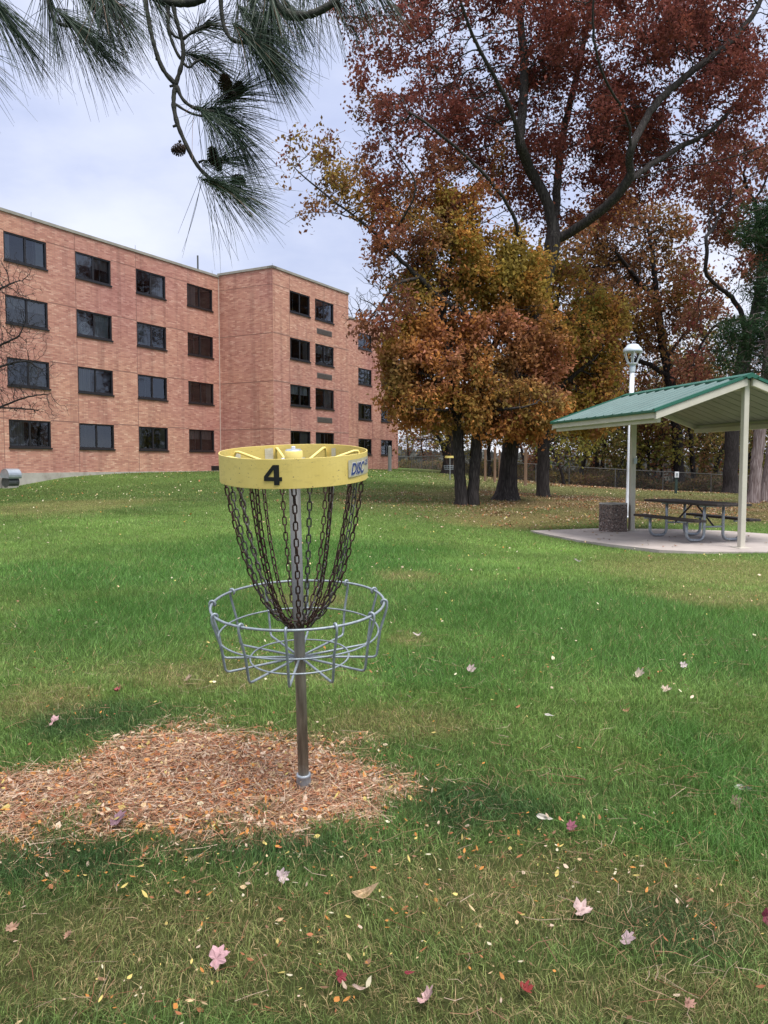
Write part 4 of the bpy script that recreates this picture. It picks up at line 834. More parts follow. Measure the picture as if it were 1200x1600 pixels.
    ring(.326, zr, .0050, 'rim_ring'); ring(.303, zm, .0036, 'middle_ring'); ring(.188, zf + .006, .0034, 'floor_ring')
    for i in range(12):
        a = R(-90.5 + 30 * i + random.uniform(-1, 1)); d = np.array([math.cos(a), math.sin(a), 0]); z = np.array([0, 0, 1.]); p = []
        for q in np.linspace(-70, 180, 8): p.append(d * (.326 - 0 + .0115 * -math.cos(R(q + 0)) * -1 * -1) + z * (zr + .0115 * math.sin(R(q))))
        # loop over the rim from inside to outside, then down and in to the pole
        p = [d * (.326 - .011 * math.cos(R(q))) + z * (zr + .011 * math.sin(R(q))) for q in (-60, -25, 10, 50, 90, 130, 165)]
        p += [d * .3365 + z * (zr - .02), d * .309 + z * zm, d * .296 + z * (zf + .012), d * .290 + z * (zf + .003), d * .280 + z * zf, d * .15 + z * (zf + .001), d * .02 + z * (zf + .002)]
        b = MB(); b.tube(p, .0048, 8); b.build('tray_wire', M['galvwire'], root, smooth=True)
basket()
# ------------------------------------------------------------------ second basket far off
def far_basket():
    p = ground_px(703, 749.5); p = at(703, 750, 42); z = g1(p[0], p[1]); root = empty('disc_golf_basket', (p[0], p[1], z), 'small distant basket with a yellow band, seen left of the double trunk', 'disc golf basket')
    b = MB(); b.lathe([(.03, -.1), (.03, 1.28)], 10); b.build('pole', M['galv'], root)
    b = MB(); b.lathe([(.275, 1.18), (.275, 1.29), (.268, 1.29), (.268, 1.18), (.275, 1.18)], 32, caps=False); b.build('number_band', M['yellow'], root, smooth=False)
    b = MB(); t = np.linspace(0, 2 * math.pi, 32, endpoint=False)
    for r, zz in ((.33, .78), (.31, .68), (.18, .58)): b.tube(np.stack([r * np.cos(t), r * np.sin(t), np.full(32, zz)], 1), .007, 5, closed=True)
    for i in range(12):
        a = i * math.pi / 6; d = np.array([math.cos(a), math.sin(a), 0]); b.tube([d * .33 + [0, 0, .78], d * .3 + [0, 0, .57], d * .03 + [0, 0, .57]], .006, 5)
    b.build('tray', M['galvwire'], root)
    b = MB()
    for i in range(12):
        a = i * math.pi / 6; d = np.array([math.cos(a), math.sin(a), 0]); b.tube([d * .25 + [0, 0, 1.18], d * .22 + [0, 0, .98], d * .12 + [0, 0, .84], d * .035 + [0, 0, .78]], .005, 4)
    b.build('chains', M['rust'], root)
far_basket()
# ================================================================== picnic shelter
def slab():
    k = len(SLAB); top = [(p[0], p[1], SLZ) for p in SLAB]; bot = [(p[0], p[1], SLZ - .25) for p in SLAB]; b = MB(); b.add(top + bot, [tuple(range(k))] + [(i, i + k, (i + 1) % k + k, (i + 1) % k) for i in range(k)])
    o = b.build('concrete_slab', M['concrete']); tag(o, kind='structure')
    bm = bmesh.new(); bm.from_mesh(o.data); bmesh.ops.recalc_face_normals(bm, faces=bm.faces); bm.to_mesh(o.data); bm.free()
slab()
PF = at_z(1158, 856, SLZ); PRR = at_z(986.5, 829, SLZ)
RD = (PRR - PF); RD[2] = 0; RL = np.linalg.norm(RD); RD /= RL; RS = np.array([RD[1], -RD[0], 0])     # ridge direction, right hand side
print('shelter', PF, PRR, RL)
def shelter():
    root = empty('picnic_shelter', PF, 'small open gable shelter with green metal roof on two beige posts', 'shelter', rot=(0, 0, math.atan2(RD[1], RD[0]) - math.pi / 2)); 
    # local frame: x = right (RS), y = along the ridge away from the lens
    za = at(1172, 589, PF[1])[2] - SLZ; ze = at(1023, 642, PF[1] - .35)[2] - SLZ; hw = 1.86; yf = -.10; yb = RL + .28; print('apex', za, 'eave', ze)
    def roofz(x): return za - (za - ze) * abs(x) / hw
    for y, nm in ((0, 'post'), (RL, 'post')):
        b = MB(); w = .105 if y == 0 else .115; h = za - .05 if y == 0 else za - .13; b.box((0, y, h / 2), (w, w, h)); b.build(nm, M['beige'], root, bevel=.012)
        b = MB(); b.box((0, y, .006), (.26, .26, .012)); b.build('base_plate', M['beige'], root)
    if True:
        b = MB(); b.box((.0, RL - .115, 1.62), (.08, .012, .13)); b.build('box_plate', M['galv'], root)
    for sgn, nm in ((-1, 'left'), (1, 'right')):
        # roofing sheet with standing ribs
        n = 96; V = []; top = []
        ys = np.linspace(yf - .03, yb + .03, n * 3 + 1); pit = (yb - yf) / 12
        hgt = np.array([.028 if ((y - yf) % pit) < .05 else 0 for y in ys])
        for x in (0.02, hw + .06):
            V += [(sgn * x, y, roofz(x) + .014 + h) for y, h in zip(ys, hgt)]
        m = len(ys); b = MB(); b.add(V, [(i, i + 1, m + i + 1, m + i) for i in range(m - 1)]); b.add([(v[0], v[1], v[2] - .03 - h) for v, h in zip(V, list(hgt) * 2)], [(i, m + i, m + i + 1, i + 1) for i in range(m - 1)])
        b.build('roof_panel', M['green'], root)
        # soffit panels below, with steps between boards
        b = MB(); y = yf + .06; w = (yb - yf - .12) / 13
        for q in range(13):
            dz = .0; b.add([(sgn * x, yy, roofz(x) - .035 - t) for x in (.03, hw - .05) for yy in (y + .012, y + w - .012) for t in (0, .02)], [(0, 1, 3, 2), (4, 6, 7, 5), (0, 4, 5, 1), (2, 3, 7, 6), (0, 2, 6, 4), (1, 5, 7, 3)]); y += w
        b.build('soffit', M['beigepanel'], root)
        b = MB(); b.add([(sgn * x, yy, roofz(x) - .027) for x in (.03, hw - .05) for yy in (yf + .05, yb - .05)], [(0, 1, 3, 2)]); b.build('deck', M['grille'], root)
        # eave fascia and gutter trim
        b = MB(); b.box((sgn * (hw + .0), (yf + yb) / 2, roofz(hw) - .075), (.05, yb - yf, .125)); b.build('eave_fascia', M['beige'], root, bevel=.006)
        b = MB(); b.box((sgn * (hw + .05), (yf + yb) / 2, roofz(hw) - .012), (.045, yb - yf + .06, .045)); b.build('eave_trim', M['greendk'], root, bevel=.005)
        # rake beams at both gables
        for y in (yf, yb):
            b = MB(); x0, x1 = .055, hw + .025; t = .14
            b.add([(sgn * x, y + dy, roofz(x) - .012 - tt) for x in (x0, x1) for dy in (-.03, .03) for tt in (0, t)], [(0, 1, 3, 2), (4, 6, 7, 5), (0, 4, 5, 1), (2, 3, 7, 6), (0, 2, 6, 4), (1, 5, 7, 3)]); b.build('rake_beam', M['beige'], root, bevel=.006)
            b = MB(); b.add([(sgn * x, y + dy + (-.02 if y == yf else .02), roofz(x) + .05 - tt) for x in (.0, hw + .07) for dy in (-.03, .03) for tt in (0, .055)], [(0, 1, 3, 2), (4, 6, 7, 5), (0, 4, 5, 1), (2, 3, 7, 6), (0, 2, 6, 4), (1, 5, 7, 3)]); b.build('rake_trim', M['greendk'], root)
    b = MB(); b.add([(x, y, za + .062 - abs(x) * .37) for y in (yf - .07, yb + .07) for x in (-.16, 0, .16)] + [(x, y, za + .03 - abs(x) * .37) for y in (yf - .07, yb + .07) for x in (-.16, 0, .16)], [(0, 1, 4, 3), (1, 2, 5, 4), (6, 9, 10, 7), (7, 10, 11, 8), (0, 3, 9, 6), (2, 8, 11, 5), (0, 6, 7, 1), (1, 7, 8, 2), (3, 4, 10, 9), (4, 5, 11, 10)]); b.build('ridge_cap', M['greendk'], root)
    b = MB(); b.add([(-.14, yf - .075, za + .0), (0, yf - .075, za + .055), (.14, yf - .075, za + .0), (.075, yf - .075, za - .05), (0, yf - .075, za - .02), (-.075, yf - .075, za - .05)], [(0, 5, 4, 1), (1, 4, 3, 2)]); b.build('ridge_end', M['greendk'], root)
    b = MB(); b.box((0, (yf + yb) / 2, za - .16), (.09, yb - yf - .1, .13)); b.build('ridge_beam', M['beige'], root, bevel=.006)
    b = MB()
    for sx in (-1, 1): b.box((sx * (hw - .08), (yf + yb) / 2, roofz(hw) - .16), (.07, yb - yf - .1, .10))
    b.build('edge_beam', M['beige'], root, bevel=.005)
shelter()
# ================================================================== picnic table
def table():
    n1 = at_z(992, 803, .40); n2 = at_z(1106, 815.5, .40); d = n2 - n1; d[2] = 0; L = np.linalg.norm(d); d /= L; s = np.array([-d[1], d[0], 0])  # s points right/back
    print('table', n1, n2, L)
    ctr = (n1 + n2) / 2 + s * .60; root = empty('picnic_table', (ctr[0], ctr[1], SLZ), 'picnic table with dark brown planks on bent galvanised pipe frames', 'picnic table', rot=(0, 0, math.atan2(d[1], d[0])))
    L = 2.1; LT = 2.42; th = .045
    b = MB()
    for i in range(5): b.box((0, -.32 + .16 * i, .755), (LT, .152, th))
    b.build('tabletop', M['plank'], root, bevel=.006)
    for sy in (-1, 1):
        b = MB()
        for q in (-.068, .068): b.box((0, sy * .62 + q, .445), (L, .13, th))
        b.build('seat', M['plank'], root, bevel=.006)
    for x in (-.62, .62):
        for sy in (-1, 1):
            out = .62; inn = .22; zb = .035; rc = .13; p = [(x, sy * out, .42), (x, sy * out, zb + rc)]
            p += [(x, sy * (out - rc * (1 - math.cos(q))), zb + rc * (1 - math.sin(q))) for q in np.linspace(.2, math.pi / 2, 5)]
            p += [(x, sy * (inn + rc * (1 - math.sin(q))) if False else sy * (inn + rc * (1 - math.sin(q))), zb + rc * (1 - math.cos(q))) for q in np.linspace(0, math.pi / 2, 5)]
            p += [(x, sy * inn, .5), (x, sy * (inn - .0), .73)]
            b = MB(); b.tube(p, .030, 12); b.build('frame_pipe', M['galv'], root, smooth=True)
        b = MB(); b.box((x, 0, .712), (.05, .66, .038)); b.build('top_bearer', M['galv'], root)
        for sy in (-1, 1): b = MB(); b.box((x, sy * .62, .405), (.05, .28, .03)); b.build('seat_bearer', M['galv'], root)
        b = MB(); b.tube([(x, -.25, .30), (x, .25, .30)], .018, 8); b.build('cross_tube', M['galv'], root)
    for sx in (-1, 1): b = MB(); b.tube([(sx * .62, 0, .31), (sx * .08, 0, .71)], .018, 8); b.build('brace', M['plank'], root)
    b = MB(); b.box((0, 0, .715), (.3, .09, .03)); b.build('brace_plate', M['plank'], root)
table()
# ================================================================== litter bin
def bin_():
    p = at_z(963, 831, SLZ); r = .36; root = empty('trash_container', (p[0], p[1] + .28, SLZ), 'hexagonal exposed aggregate litter bin beside the rear shelter post', 'litter bin', rot=(0, 0, R(14)))
    h = .625; b = MB(); prof = [(r, 0), (r, h), (r - .06, h), (r - .06, .12), (.001, .12)]; b.lathe(prof, 6, caps=False); b.build('body', M['aggregate'], root, bevel=.012)
    b = MB(); b.lathe([(r + .005, h + .001), (r + .005, h + .022), (r - .075, h + .022), (r - .075, h - .3), (.001, h - .3)], 6, caps=False); b.build('rim', M['foundation'], root, bevel=.005)
    b = MB(); b.lathe([(.24, .14), (.25, h - .05), (.245, h - .05), (.235, .15)], 20, caps=False); b.build('liner', M['black'], root)
bin_()
# ================================================================== lamp post
def lamp():
    p = at(981, 809, 21); z = g1(p[0], p[1]); h = at(988, 570, 21)[2] - z; zt = at(988, 537.5, 21)[2] - z; print('lamp', p, z, h, zt)
    root = empty('lamp_post', (p[0], p[1], z), 'white lamp post with pale blue grey lantern head behind the shelter', 'street lamp', rot=(0, R(.6), 0))
    b = MB(); b.lathe([(.075, -.2), (.075, .3), (.07, .31), (.066, 1.2), (.062, h - .15)], 20); b.build('pole', M['white'], root, smooth=True)
    b = MB(); b.lathe([(.10, 0), (.13, .0), (.13, .03), (.08, .05)], 20); b.build('base_flange', M['white'], root)
    b = MB(); b.box((.085, 0, 1.05), (.05, .07, .14)); b.build('service_box', M['lampgrey'], root, bevel=.008)
    a = at(988, 569, 21)[2] - z; t = at(988, 550.5, 21)[2] - z; h = at(988, 581, 21)[2] - z; b = MB()
    b.lathe([(.07, h - .01), (.078, h), (.088, h + .12), (.06, h + .135), (.06, h + .15), (.085, h + .165), (.11, a - .012), (.12, a)], 20); b.build('collar', M['lampgrey'], root, smooth=False)
    for i in range(6):
        q = R(60 * i + 22); d = np.array([math.cos(q), math.sin(q), 0]); b = MB(); b.tube([d * .118 + [0, 0, a], d * .165 + [0, 0, a + (t - a) * .38], d * .208 + [0, 0, a + (t - a) * .72], d * .232 + [0, 0, t]], .0125, 6); b.build('cage_bar', M['white'], root)
    b = MB(); b.lathe([(.12, a + .001), (.125, a + .02), (.09, a + .035), (.05, a + .036)], 20); b.build('cage_ring', M['white'], root)
    b = MB(); b.lathe([(.018, a + .03), (.018, t - .03)], 10); b.build('lamp_tube', M['blindlight'], root, smooth=True)
    W_ = zt - t; b = MB(); b.lathe([(.20, t - .004), (.248, t - .002), (.252, t + W_ * .18), (.235, t + W_ * .42), (.19, t + W_ * .62), (.165, t + W_ * .74), (.15, t + W_ * .88), (.10, t + W_ * .97), (.001, t + W_)], 28, caps=False); b.add([(.205 * math.cos(q), .205 * math.sin(q), t - .003) for q in np.linspace(0, 2 * math.pi, 28, endpoint=False)], [tuple(range(28))[::-1]]); b.build('lantern_cap', M['lampgrey'], root, smooth=True)
lamp()
# ================================================================== trees
def resample(p, step):
    p = np.asarray(p, float); s = np.concatenate([[0], np.cumsum(np.linalg.norm(np.diff(p, axis=0), axis=1))]); n = max(2, int(s[-1] / step) + 1); q = np.linspace(0, s[-1], n)
    return np.stack([np.interp(q, s, p[:, i]) for i in range(3)], 1)
def smooth_line(p, it=2):
    for _ in range(it):
        q = [p[0]]
        for a, b in zip(p[:-1], p[1:]): q += [a * .75 + b * .25, a * .25 + b * .75]
        q.append(p[-1]); p = np.array(q)
    return p
def grow(limbs, att, step, di, dk, iters=120, trop=(0, 0, .05), jit=.25, rs=None):
    """space colonisation from given limbs towards attraction points"""
    rs = rs or np.random.default_rng(1); pos = []; par = []
    for li, l in enumerate(limbs):
        l = smooth_line(np.asarray(l, float)); q = resample(l, step); q[1:-1] += rs.normal(0, step * .06, (len(q) - 2, 3)) if len(q) > 2 else 0
        if li == 0 or not len(pos) or (isinstance(limbs[li], tuple)): pos.append(q[0]); par.append(-1); prev = len(pos) - 1
        else:
            A = np.array(pos); prev = int(np.argmin(((A - q[0]) ** 2).sum(1)))
        for v in q[1:]: pos.append(v); par.append(prev); prev = len(pos) - 1
    pos = np.array(pos); par = list(par); att = att.copy(); n0 = len(pos)
    nd_ = np.full(len(att), 1e9); ni = np.zeros(len(att), int)
    for s in range(0, n0, 200):
        d = np.sqrt(((att[:, None] - pos[None, s:s + 200]) ** 2).sum(2)); j = d.argmin(1); m = d[np.arange(len(att)), j]; u = m < nd_; nd_[u] = m[u]; ni[u] = j[u] + s
    for it in range(iters):
        k = nd_ > dk; att, nd_, ni = att[k], nd_[k], ni[k]; act = nd_ < di
        if not act.any(): break
        a = att[act]; i = ni[act]; d = a - pos[i]; d /= np.linalg.norm(d, axis=1)[:, None] + 1e-9
        uq, inv = np.unique(i, return_inverse=True); D = np.zeros((len(uq), 3)); np.add.at(D, inv, d); D /= np.linalg.norm(D, axis=1)[:, None] + 1e-9
        D += rs.normal(0, jit, D.shape) + np.array(trop); D /= np.linalg.norm(D, axis=1)[:, None]; new = pos[uq] + D * step; b = len(pos); pos = np.vstack([pos, new]); par += uq.tolist()
        for s in range(0, len(att), 400):
            dd = np.sqrt(((att[s:s + 400, None] - new[None]) ** 2).sum(2)); j = dd.argmin(1); m = dd[np.arange(len(j)), j]; sl = slice(s, s + 400); u = m < nd_[sl]
            nd_[sl] = np.where(u, m, nd_[sl]); ni[sl] = np.where(u, j + b, ni[sl])
    return pos, np.array(par)
def wood(pos, par, r_base, r_tip, flare=1.0, thin=None, trunk_n=None):
    n = len(pos); kids = np.zeros(n, int); cnt = np.zeros(n)
    for i in range(n):
        if par[i] >= 0: kids[par[i]] += 1
    cnt[kids == 0] = 1
    for i in range(n - 1, -1, -1):
        if par[i] >= 0: cnt[par[i]] += cnt[i]
    roots = np.where(par < 0)[0]; N = cnt[roots].max(); e = math.log(N) / math.log(r_base / r_tip); r = r_tip * cnt ** (1 / e)
    # chains that follow the thickest child
    best = np.full(n, -1)
    for i in range(n):
        p = par[i]
        if p >= 0 and (best[p] < 0 or cnt[i] > cnt[best[p]]): best[p] = i
    return r, best, cnt
def wood_mesh(pos, par, r, best, name, mat, parent, off, flare=1.5, sel=None, lab=None):
    V, Q, n0 = [], [], 0
    starts = [i for i in range(len(pos)) if par[i] < 0 or best[par[i]] != i]
    for s in starts:
        if sel is not None and not sel[s]: continue
        ch = [s]; 
        while best[ch[-1]] >= 0: ch.append(best[ch[-1]])
        pts = pos[ch]; rad = r[ch].copy()
        if par[s] >= 0: pts = np.vstack([pos[par[s]], pts]); rad = np.concatenate([[min(r[par[s]] * .8, rad[0] * 1.15)], rad])
        else:
            hgt = pts[:, 2] - pts[0, 2]; rad *= 1 + (flare - 1) * np.exp(-hgt / .45)
        if len(pts) < 2: continue
        k = 12 if rad[0] > .12 else (7 if rad[0] > .04 else (4 if rad[0] > .012 else 3))
        T = np.gradient(pts, axis=0); T /= np.linalg.norm(T, axis=1)[:, None] + 1e-9; a = np.array([0, 1., 0]) if abs(T[0, 1]) < .8 else np.array([1., 0, 0]); Nn = np.cross(T[0], a); Nn /= np.linalg.norm(Nn); ang = np.arange(k) * 2 * math.pi / k
        for i in range(len(pts)):
            Nn = Nn - T[i] * (Nn @ T[i]); Nn /= np.linalg.norm(Nn) + 1e-9; Bn = np.cross(T[i], Nn); rr = rad[i] * (1 + (.04 * np.sin(ang * 3 + i * .05 + s) + .02 * np.sin(ang * 5 + 2) if k == 12 else 0))
            if par[s] < 0 and k == 12 and i < 5: rr = rr * (1 + .18 * math.exp(-(pts[i, 2] - pts[0, 2]) / .3) * np.sin(ang * 4 + 1))
            V.append(pts[i] + (rr * np.cos(ang))[:, None] * Nn + (rr * np.sin(ang))[:, None] * Bn)
        m = np.arange(len(pts) - 1)[:, None]; q = np.arange(k)[None]; Q.append(np.stack([(n0 + m * k + q), (n0 + m * k + (q + 1) % k), (n0 + (m + 1) * k + (q + 1) % k), (n0 + (m + 1) * k + q)], 2).reshape(-1, 4)); n0 += len(pts) * k
    o = npmesh(name, np.concatenate(V) - off, np.concatenate(Q), mat, parent=parent, smooth=True)
    if lab: o['label'] = lab
    return o
def leaves(P_, size, col, rs, droop=.5, asp=.62):
    n = len(P_); d = rs.normal(0, 1, (n, 3)); d[:, 2] -= droop; d /= np.linalg.norm(d, axis=1)[:, None]; t = rs.normal(0, 1, (n, 3)); s = np.cross(d, t); s /= np.linalg.norm(s, axis=1)[:, None] + 1e-9; nn = np.cross(d, s)
    L = (size * (.6 + .8 * rs.random(n)))[:, None]; w = L * asp; bend = nn * L * rs.normal(0, .18, (n, 1))
    V = np.stack([P_, P_ + d * L * .45 + s * w * .5 + bend, P_ + d * L + bend * .3, P_ + d * L * .5 - s * w * .5 + bend * .8], 1).reshape(-1, 3); o = np.arange(n)[:, None] * 4
    return V, np.concatenate([o + [0, 1, 2], o + [0, 2, 3]]), np.repeat(col, 4, 0)
def ell(px, py, rx, ry, Y, n, rs, dep=None, w=1):
    c = at(px, py, Y); s = Y / F; v = rs.normal(0, 1, (n, 3)); v /= np.linalg.norm(v, axis=1)[:, None]; v *= (rs.random(n) ** .42 * (.55 + 1.0 * noise3(v * 1.7 + rs.random(3) * 20)))[:, None]
    d = dep if dep else min(rx, ry) * s; return c + v * np.array([rx * s, d, ry * s])
def gaps(p, f, thr, seed=0): return p[noise3(p * f + 30 + seed) > thr]
def make_tree(name, label, limbs, blobs, Yc, natt, step, rb, rt, lsize, lper, colfn, mat='bark', group=None, seed=1, gapf=.9, gapt=.40, di=3.5, dk=None, trunkname='trunk', flare=1.5, spread=.22, leafr=None, cat='tree', droop=.5, asp=.62, clump=.42, cf_=(1.1, .36), inner=None):
    rs = np.random.default_rng(seed); area = sum(b[2] * b[3] for b in blobs); A = []
    for b in blobs:
        Yb = Yc + (b[4] if len(b) > 4 else 0); wt = b[5] if len(b) > 5 else 1; A.append(ell(b[0], b[1], b[2], b[3], Yb, int(natt * wt * b[2] * b[3] / area) + 5, rs))
    A = gaps(np.concatenate(A), gapf, gapt, seed); base = np.asarray(limbs[0][0], float)
    pos, par = grow(limbs, A, step, di, dk or step * 1.15, rs=rs, jit=.3); r, best, cnt = wood(pos, par, rb, rt)
    root = empty(name, base, label, cat, group); off = base
    # which stem does each node belong to
    rt_id = np.zeros(len(pos), int); roots = np.where(par < 0)[0]
    for i in range(len(pos)): rt_id[i] = i if par[i] < 0 else rt_id[par[i]]
    for q in roots: wood_mesh(pos, par, r, best, trunkname, M[mat], root, off, flare, sel=(rt_id == q))
    thin = (r < (leafr or rt * 2.2)) & (pos[:, 2] > base[2] + 1.2); idx = np.where(thin)[0]; nz_ = .65 * noise3(pos[idx] * cf_[0] + 77 + seed) + .35 * noise3(pos[idx] * cf_[0] * 2.7 + 17 + seed); idx = idx[nz_ > cf_[1]]
    if inner:
        tk = pos[r > inner[0]]; q = pos[idx]; dmin = np.full(len(q), 9.)
        for s in range(0, len(tk), 300):
            w_ = q[:, None] - tk[None, s:s + 300]; w_[..., 1] = np.where(w_[..., 1] < 0, w_[..., 1] * .38, w_[..., 1]); dmin = np.minimum(dmin, np.sqrt((w_ ** 2).sum(2)).min(1))
        idx = idx[dmin > inner[1] * (.6 + .8 * rs.random(len(idx)))]
    cp = np.repeat(pos[idx], lper, 0); cp = cp + rs.normal(0, spread, cp.shape) * np.array([1, 1, .8]); cl = np.repeat(rs.random(len(idx)), lper)
    k = noise3(cp * 2.2 + 11 + seed) > clump * .75; cp = cp[k]; cl = cl[k]; base_c = colfn(cp, cl, rs); base_c = base_c * (.84 + .32 * rs.random(len(cp)))[:, None]
    V, T, c = leaves(cp, lsize, base_c, rs, droop, asp); npmesh('crown', V - off, T, M['leaf'], c, parent=root); print(name, 'nodes', len(pos), 'leaves', len(cp)); return root
def pal(cols, fr, fs):
    cols = np.array(cols)
    def f(p, cl, rs, sel=None):
        v = np.clip((.6 * noise3(p * fs + 5) + .4 * cl - .2) / .6, 0, .999) if sel is None else sel; x = v * (len(cols) - 1); i = x.astype(int); t = (x - i)[:, None]; return cols[i] * (1 - t) + cols[np.minimum(i + 1, len(cols) - 1)] * t
    return f
def L(pts, Y): return [at(px, py, Y + (d[0] if d else 0)) for px, py, *d in pts]
RED, WINE, RUST, ORA, OLI, BRN, GRN, YEL, PINKB = (.245, .076, .062), (.165, .056, .052), (.32, .125, .065), (.52, .225, .06), (.27, .225, .05), (.21, .11, .06), (.07, .10, .035), (.42, .29, .055), (.52, .23, .15)
def base_on(px, py, Y):
    p = at(px, py, Y); p[2] = g1(p[0], p[1]) - .12; return p
def oak():
    Y = 24.5
    def cf(p, cl, rs):
        n = noise3(p * .55 + 3); h = sstep(7.0, 10.5, p[:, 2] + (n - .5) * 5 + (p[:, 0] - 4) * .35); top = sstep(12.5, 15, p[:, 2] + (noise3(p * .4) - .5) * 3)
        red = pal([WINE, RED, (.19, .065, .05), (.25, .075, .05), WINE], 0, .8)(p, cl, rs); low = pal([BRN, OLI, ORA, RUST, WINE], 0, .9)(p, cl, rs)
        lf = (1 - sstep(-2.5, 1.5, p[:, 0] + (n - .5) * 3)) * (1 - top); c = low + (red - low) * h[:, None]; lc = pal([BRN, (.2, .1, .05), OLI, WINE, (.25, .09, .06)], 0, .9)(p, cl, rs); c = c + (lc - c) * (lf * .8)[:, None]; wl = (1 - sstep(7.6, 8.8, p[:, 2] + (n - .5) * 1.5)) * (1 - sstep(1.2, 2.4, p[:, 0])); wc = pal([WINE, RUST, (.22, .07, .05), BRN, WINE], 0, 1)(p, cl, rs); return c + (wc - c) * (wl * .85)[:, None]
    b = base_on(791, 780, Y)
    limbs = [[b] + L([(797, 700), (812, 600), (832, 520), (848, 450), (862, 395)], Y),
             L([(866, 385), (861, 340), (853, 307), (828, 267), (811, 220, -.6), (801, 173, -1), (777, 127, -1.5), (745, 70, -2), (720, 10, -2.5), (700, -60, -3)], Y),
             L([(811, 222, -.6), (817, 173, .2), (820, 107, .8), (815, 40, 1), (800, -40, 1.5), (790, -130, 2)], Y),
             L([(868, 370), (867, 333, .6), (871, 287, 1.2), (877, 220, 2), (893, 150, 2.6), (915, 60, 3), (935, -60, 3.5)], Y),
             L([(872, 375), (920, 345, -.5), (955, 315, -1), (985, 282, -1.2), (983, 247, -1.6), (988, 207, -2), (973, 170, -2.5), (945, 125, -3), (925, 60, -3.5), (930, -40, -4)], Y),
             L([(985, 282, -1.2), (1040, 263, -1), (1093, 257, -1), (1147, 245, -1.5), (1200, 225, -2), (1250, 190, -2)], Y),
             L([(985, 230, -1.8), (1020, 165, -1), (1060, 128, -.5), (1110, 90, 0), (1165, 45, .5), (1200, -20, 1)], Y),
             L([(985, 280, -1.2), (1050, 235, .3), (1115, 205, 1), (1145, 165, 1.5), (1195, 115, 2), (1250, 70, 2)], Y),
             L([(835, 500), (822, 410, -.8), (812, 370, -1.2), (800, 327, -1.6), (773, 290, -2), (733, 247, -2.4), (690, 210, -2.8), (640, 175, -3)], Y),
             L([(822, 560), (790, 530, -1), (740, 500, -1.6), (690, 470, -2), (655, 433, -2.2), (633, 413, -2.3), (600, 380, -2.4), (570, 350, -2.5), (530, 320, -2.5), (490, 290, -2.5), (460, 262, -2.5)], Y),
             L([(570, 350, -2.5), (540, 335, -2), (500, 330, -1.6), (465, 335, -1.5), (445, 350, -1.5)], Y),
             L([(600, 380, -2.4), (640, 330, -3), (655, 285, -3.2), (620, 240, -3.4), (590, 200, -3.5)], Y),
             L([(655, 435, -2.2), (620, 440, -3), (600, 470, -3), (575, 500, -3.2)], Y)]
    blobs = [(820, 50, 230, 130), (985, 110, 210, 150), (690, 110, 120, 100, -1.5), (640, 215, 90, 80, -2), (610, 290, 75, 60, -2.5, .9), (520, 300, 85, 55, -2.5, .5), (480, 225, 60, 35, -2.5, .5), (860, 230, 160, 100, 0, 1), (1080, 170, 150, 110, .5), (650, 400, 60, 60, -2.5, .9),
             (700, 330, 90, 60, -2, .7), (900, -130, 330, 160, 0, .8), (600, 450, 52, 62, -3.4, 2.4), (580, 500, 42, 38, -3.4, 2.2), (610, 420, 45, 35, -3.2, 1.5), (640, 400, 50, 50, -3, 1.2), (1160, 60, 110, 120, 1), (980, 330, 60, 40, -1, .4), (900, 320, 120, 45, -.5, .6), (760, 200, 90, 70, -1, 1)]
    blobs = [(b_[0], b_[1], b_[2], b_[3], (b_[4] if len(b_) > 4 else 0) + (1.1 if b_[0] > 650 else .4), b_[5] if len(b_) > 5 else 1) for b_ in blobs]
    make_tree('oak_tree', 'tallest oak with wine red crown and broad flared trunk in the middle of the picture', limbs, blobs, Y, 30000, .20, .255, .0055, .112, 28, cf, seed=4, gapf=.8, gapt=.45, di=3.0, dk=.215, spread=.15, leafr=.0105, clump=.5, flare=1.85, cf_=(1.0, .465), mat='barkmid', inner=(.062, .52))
oak()
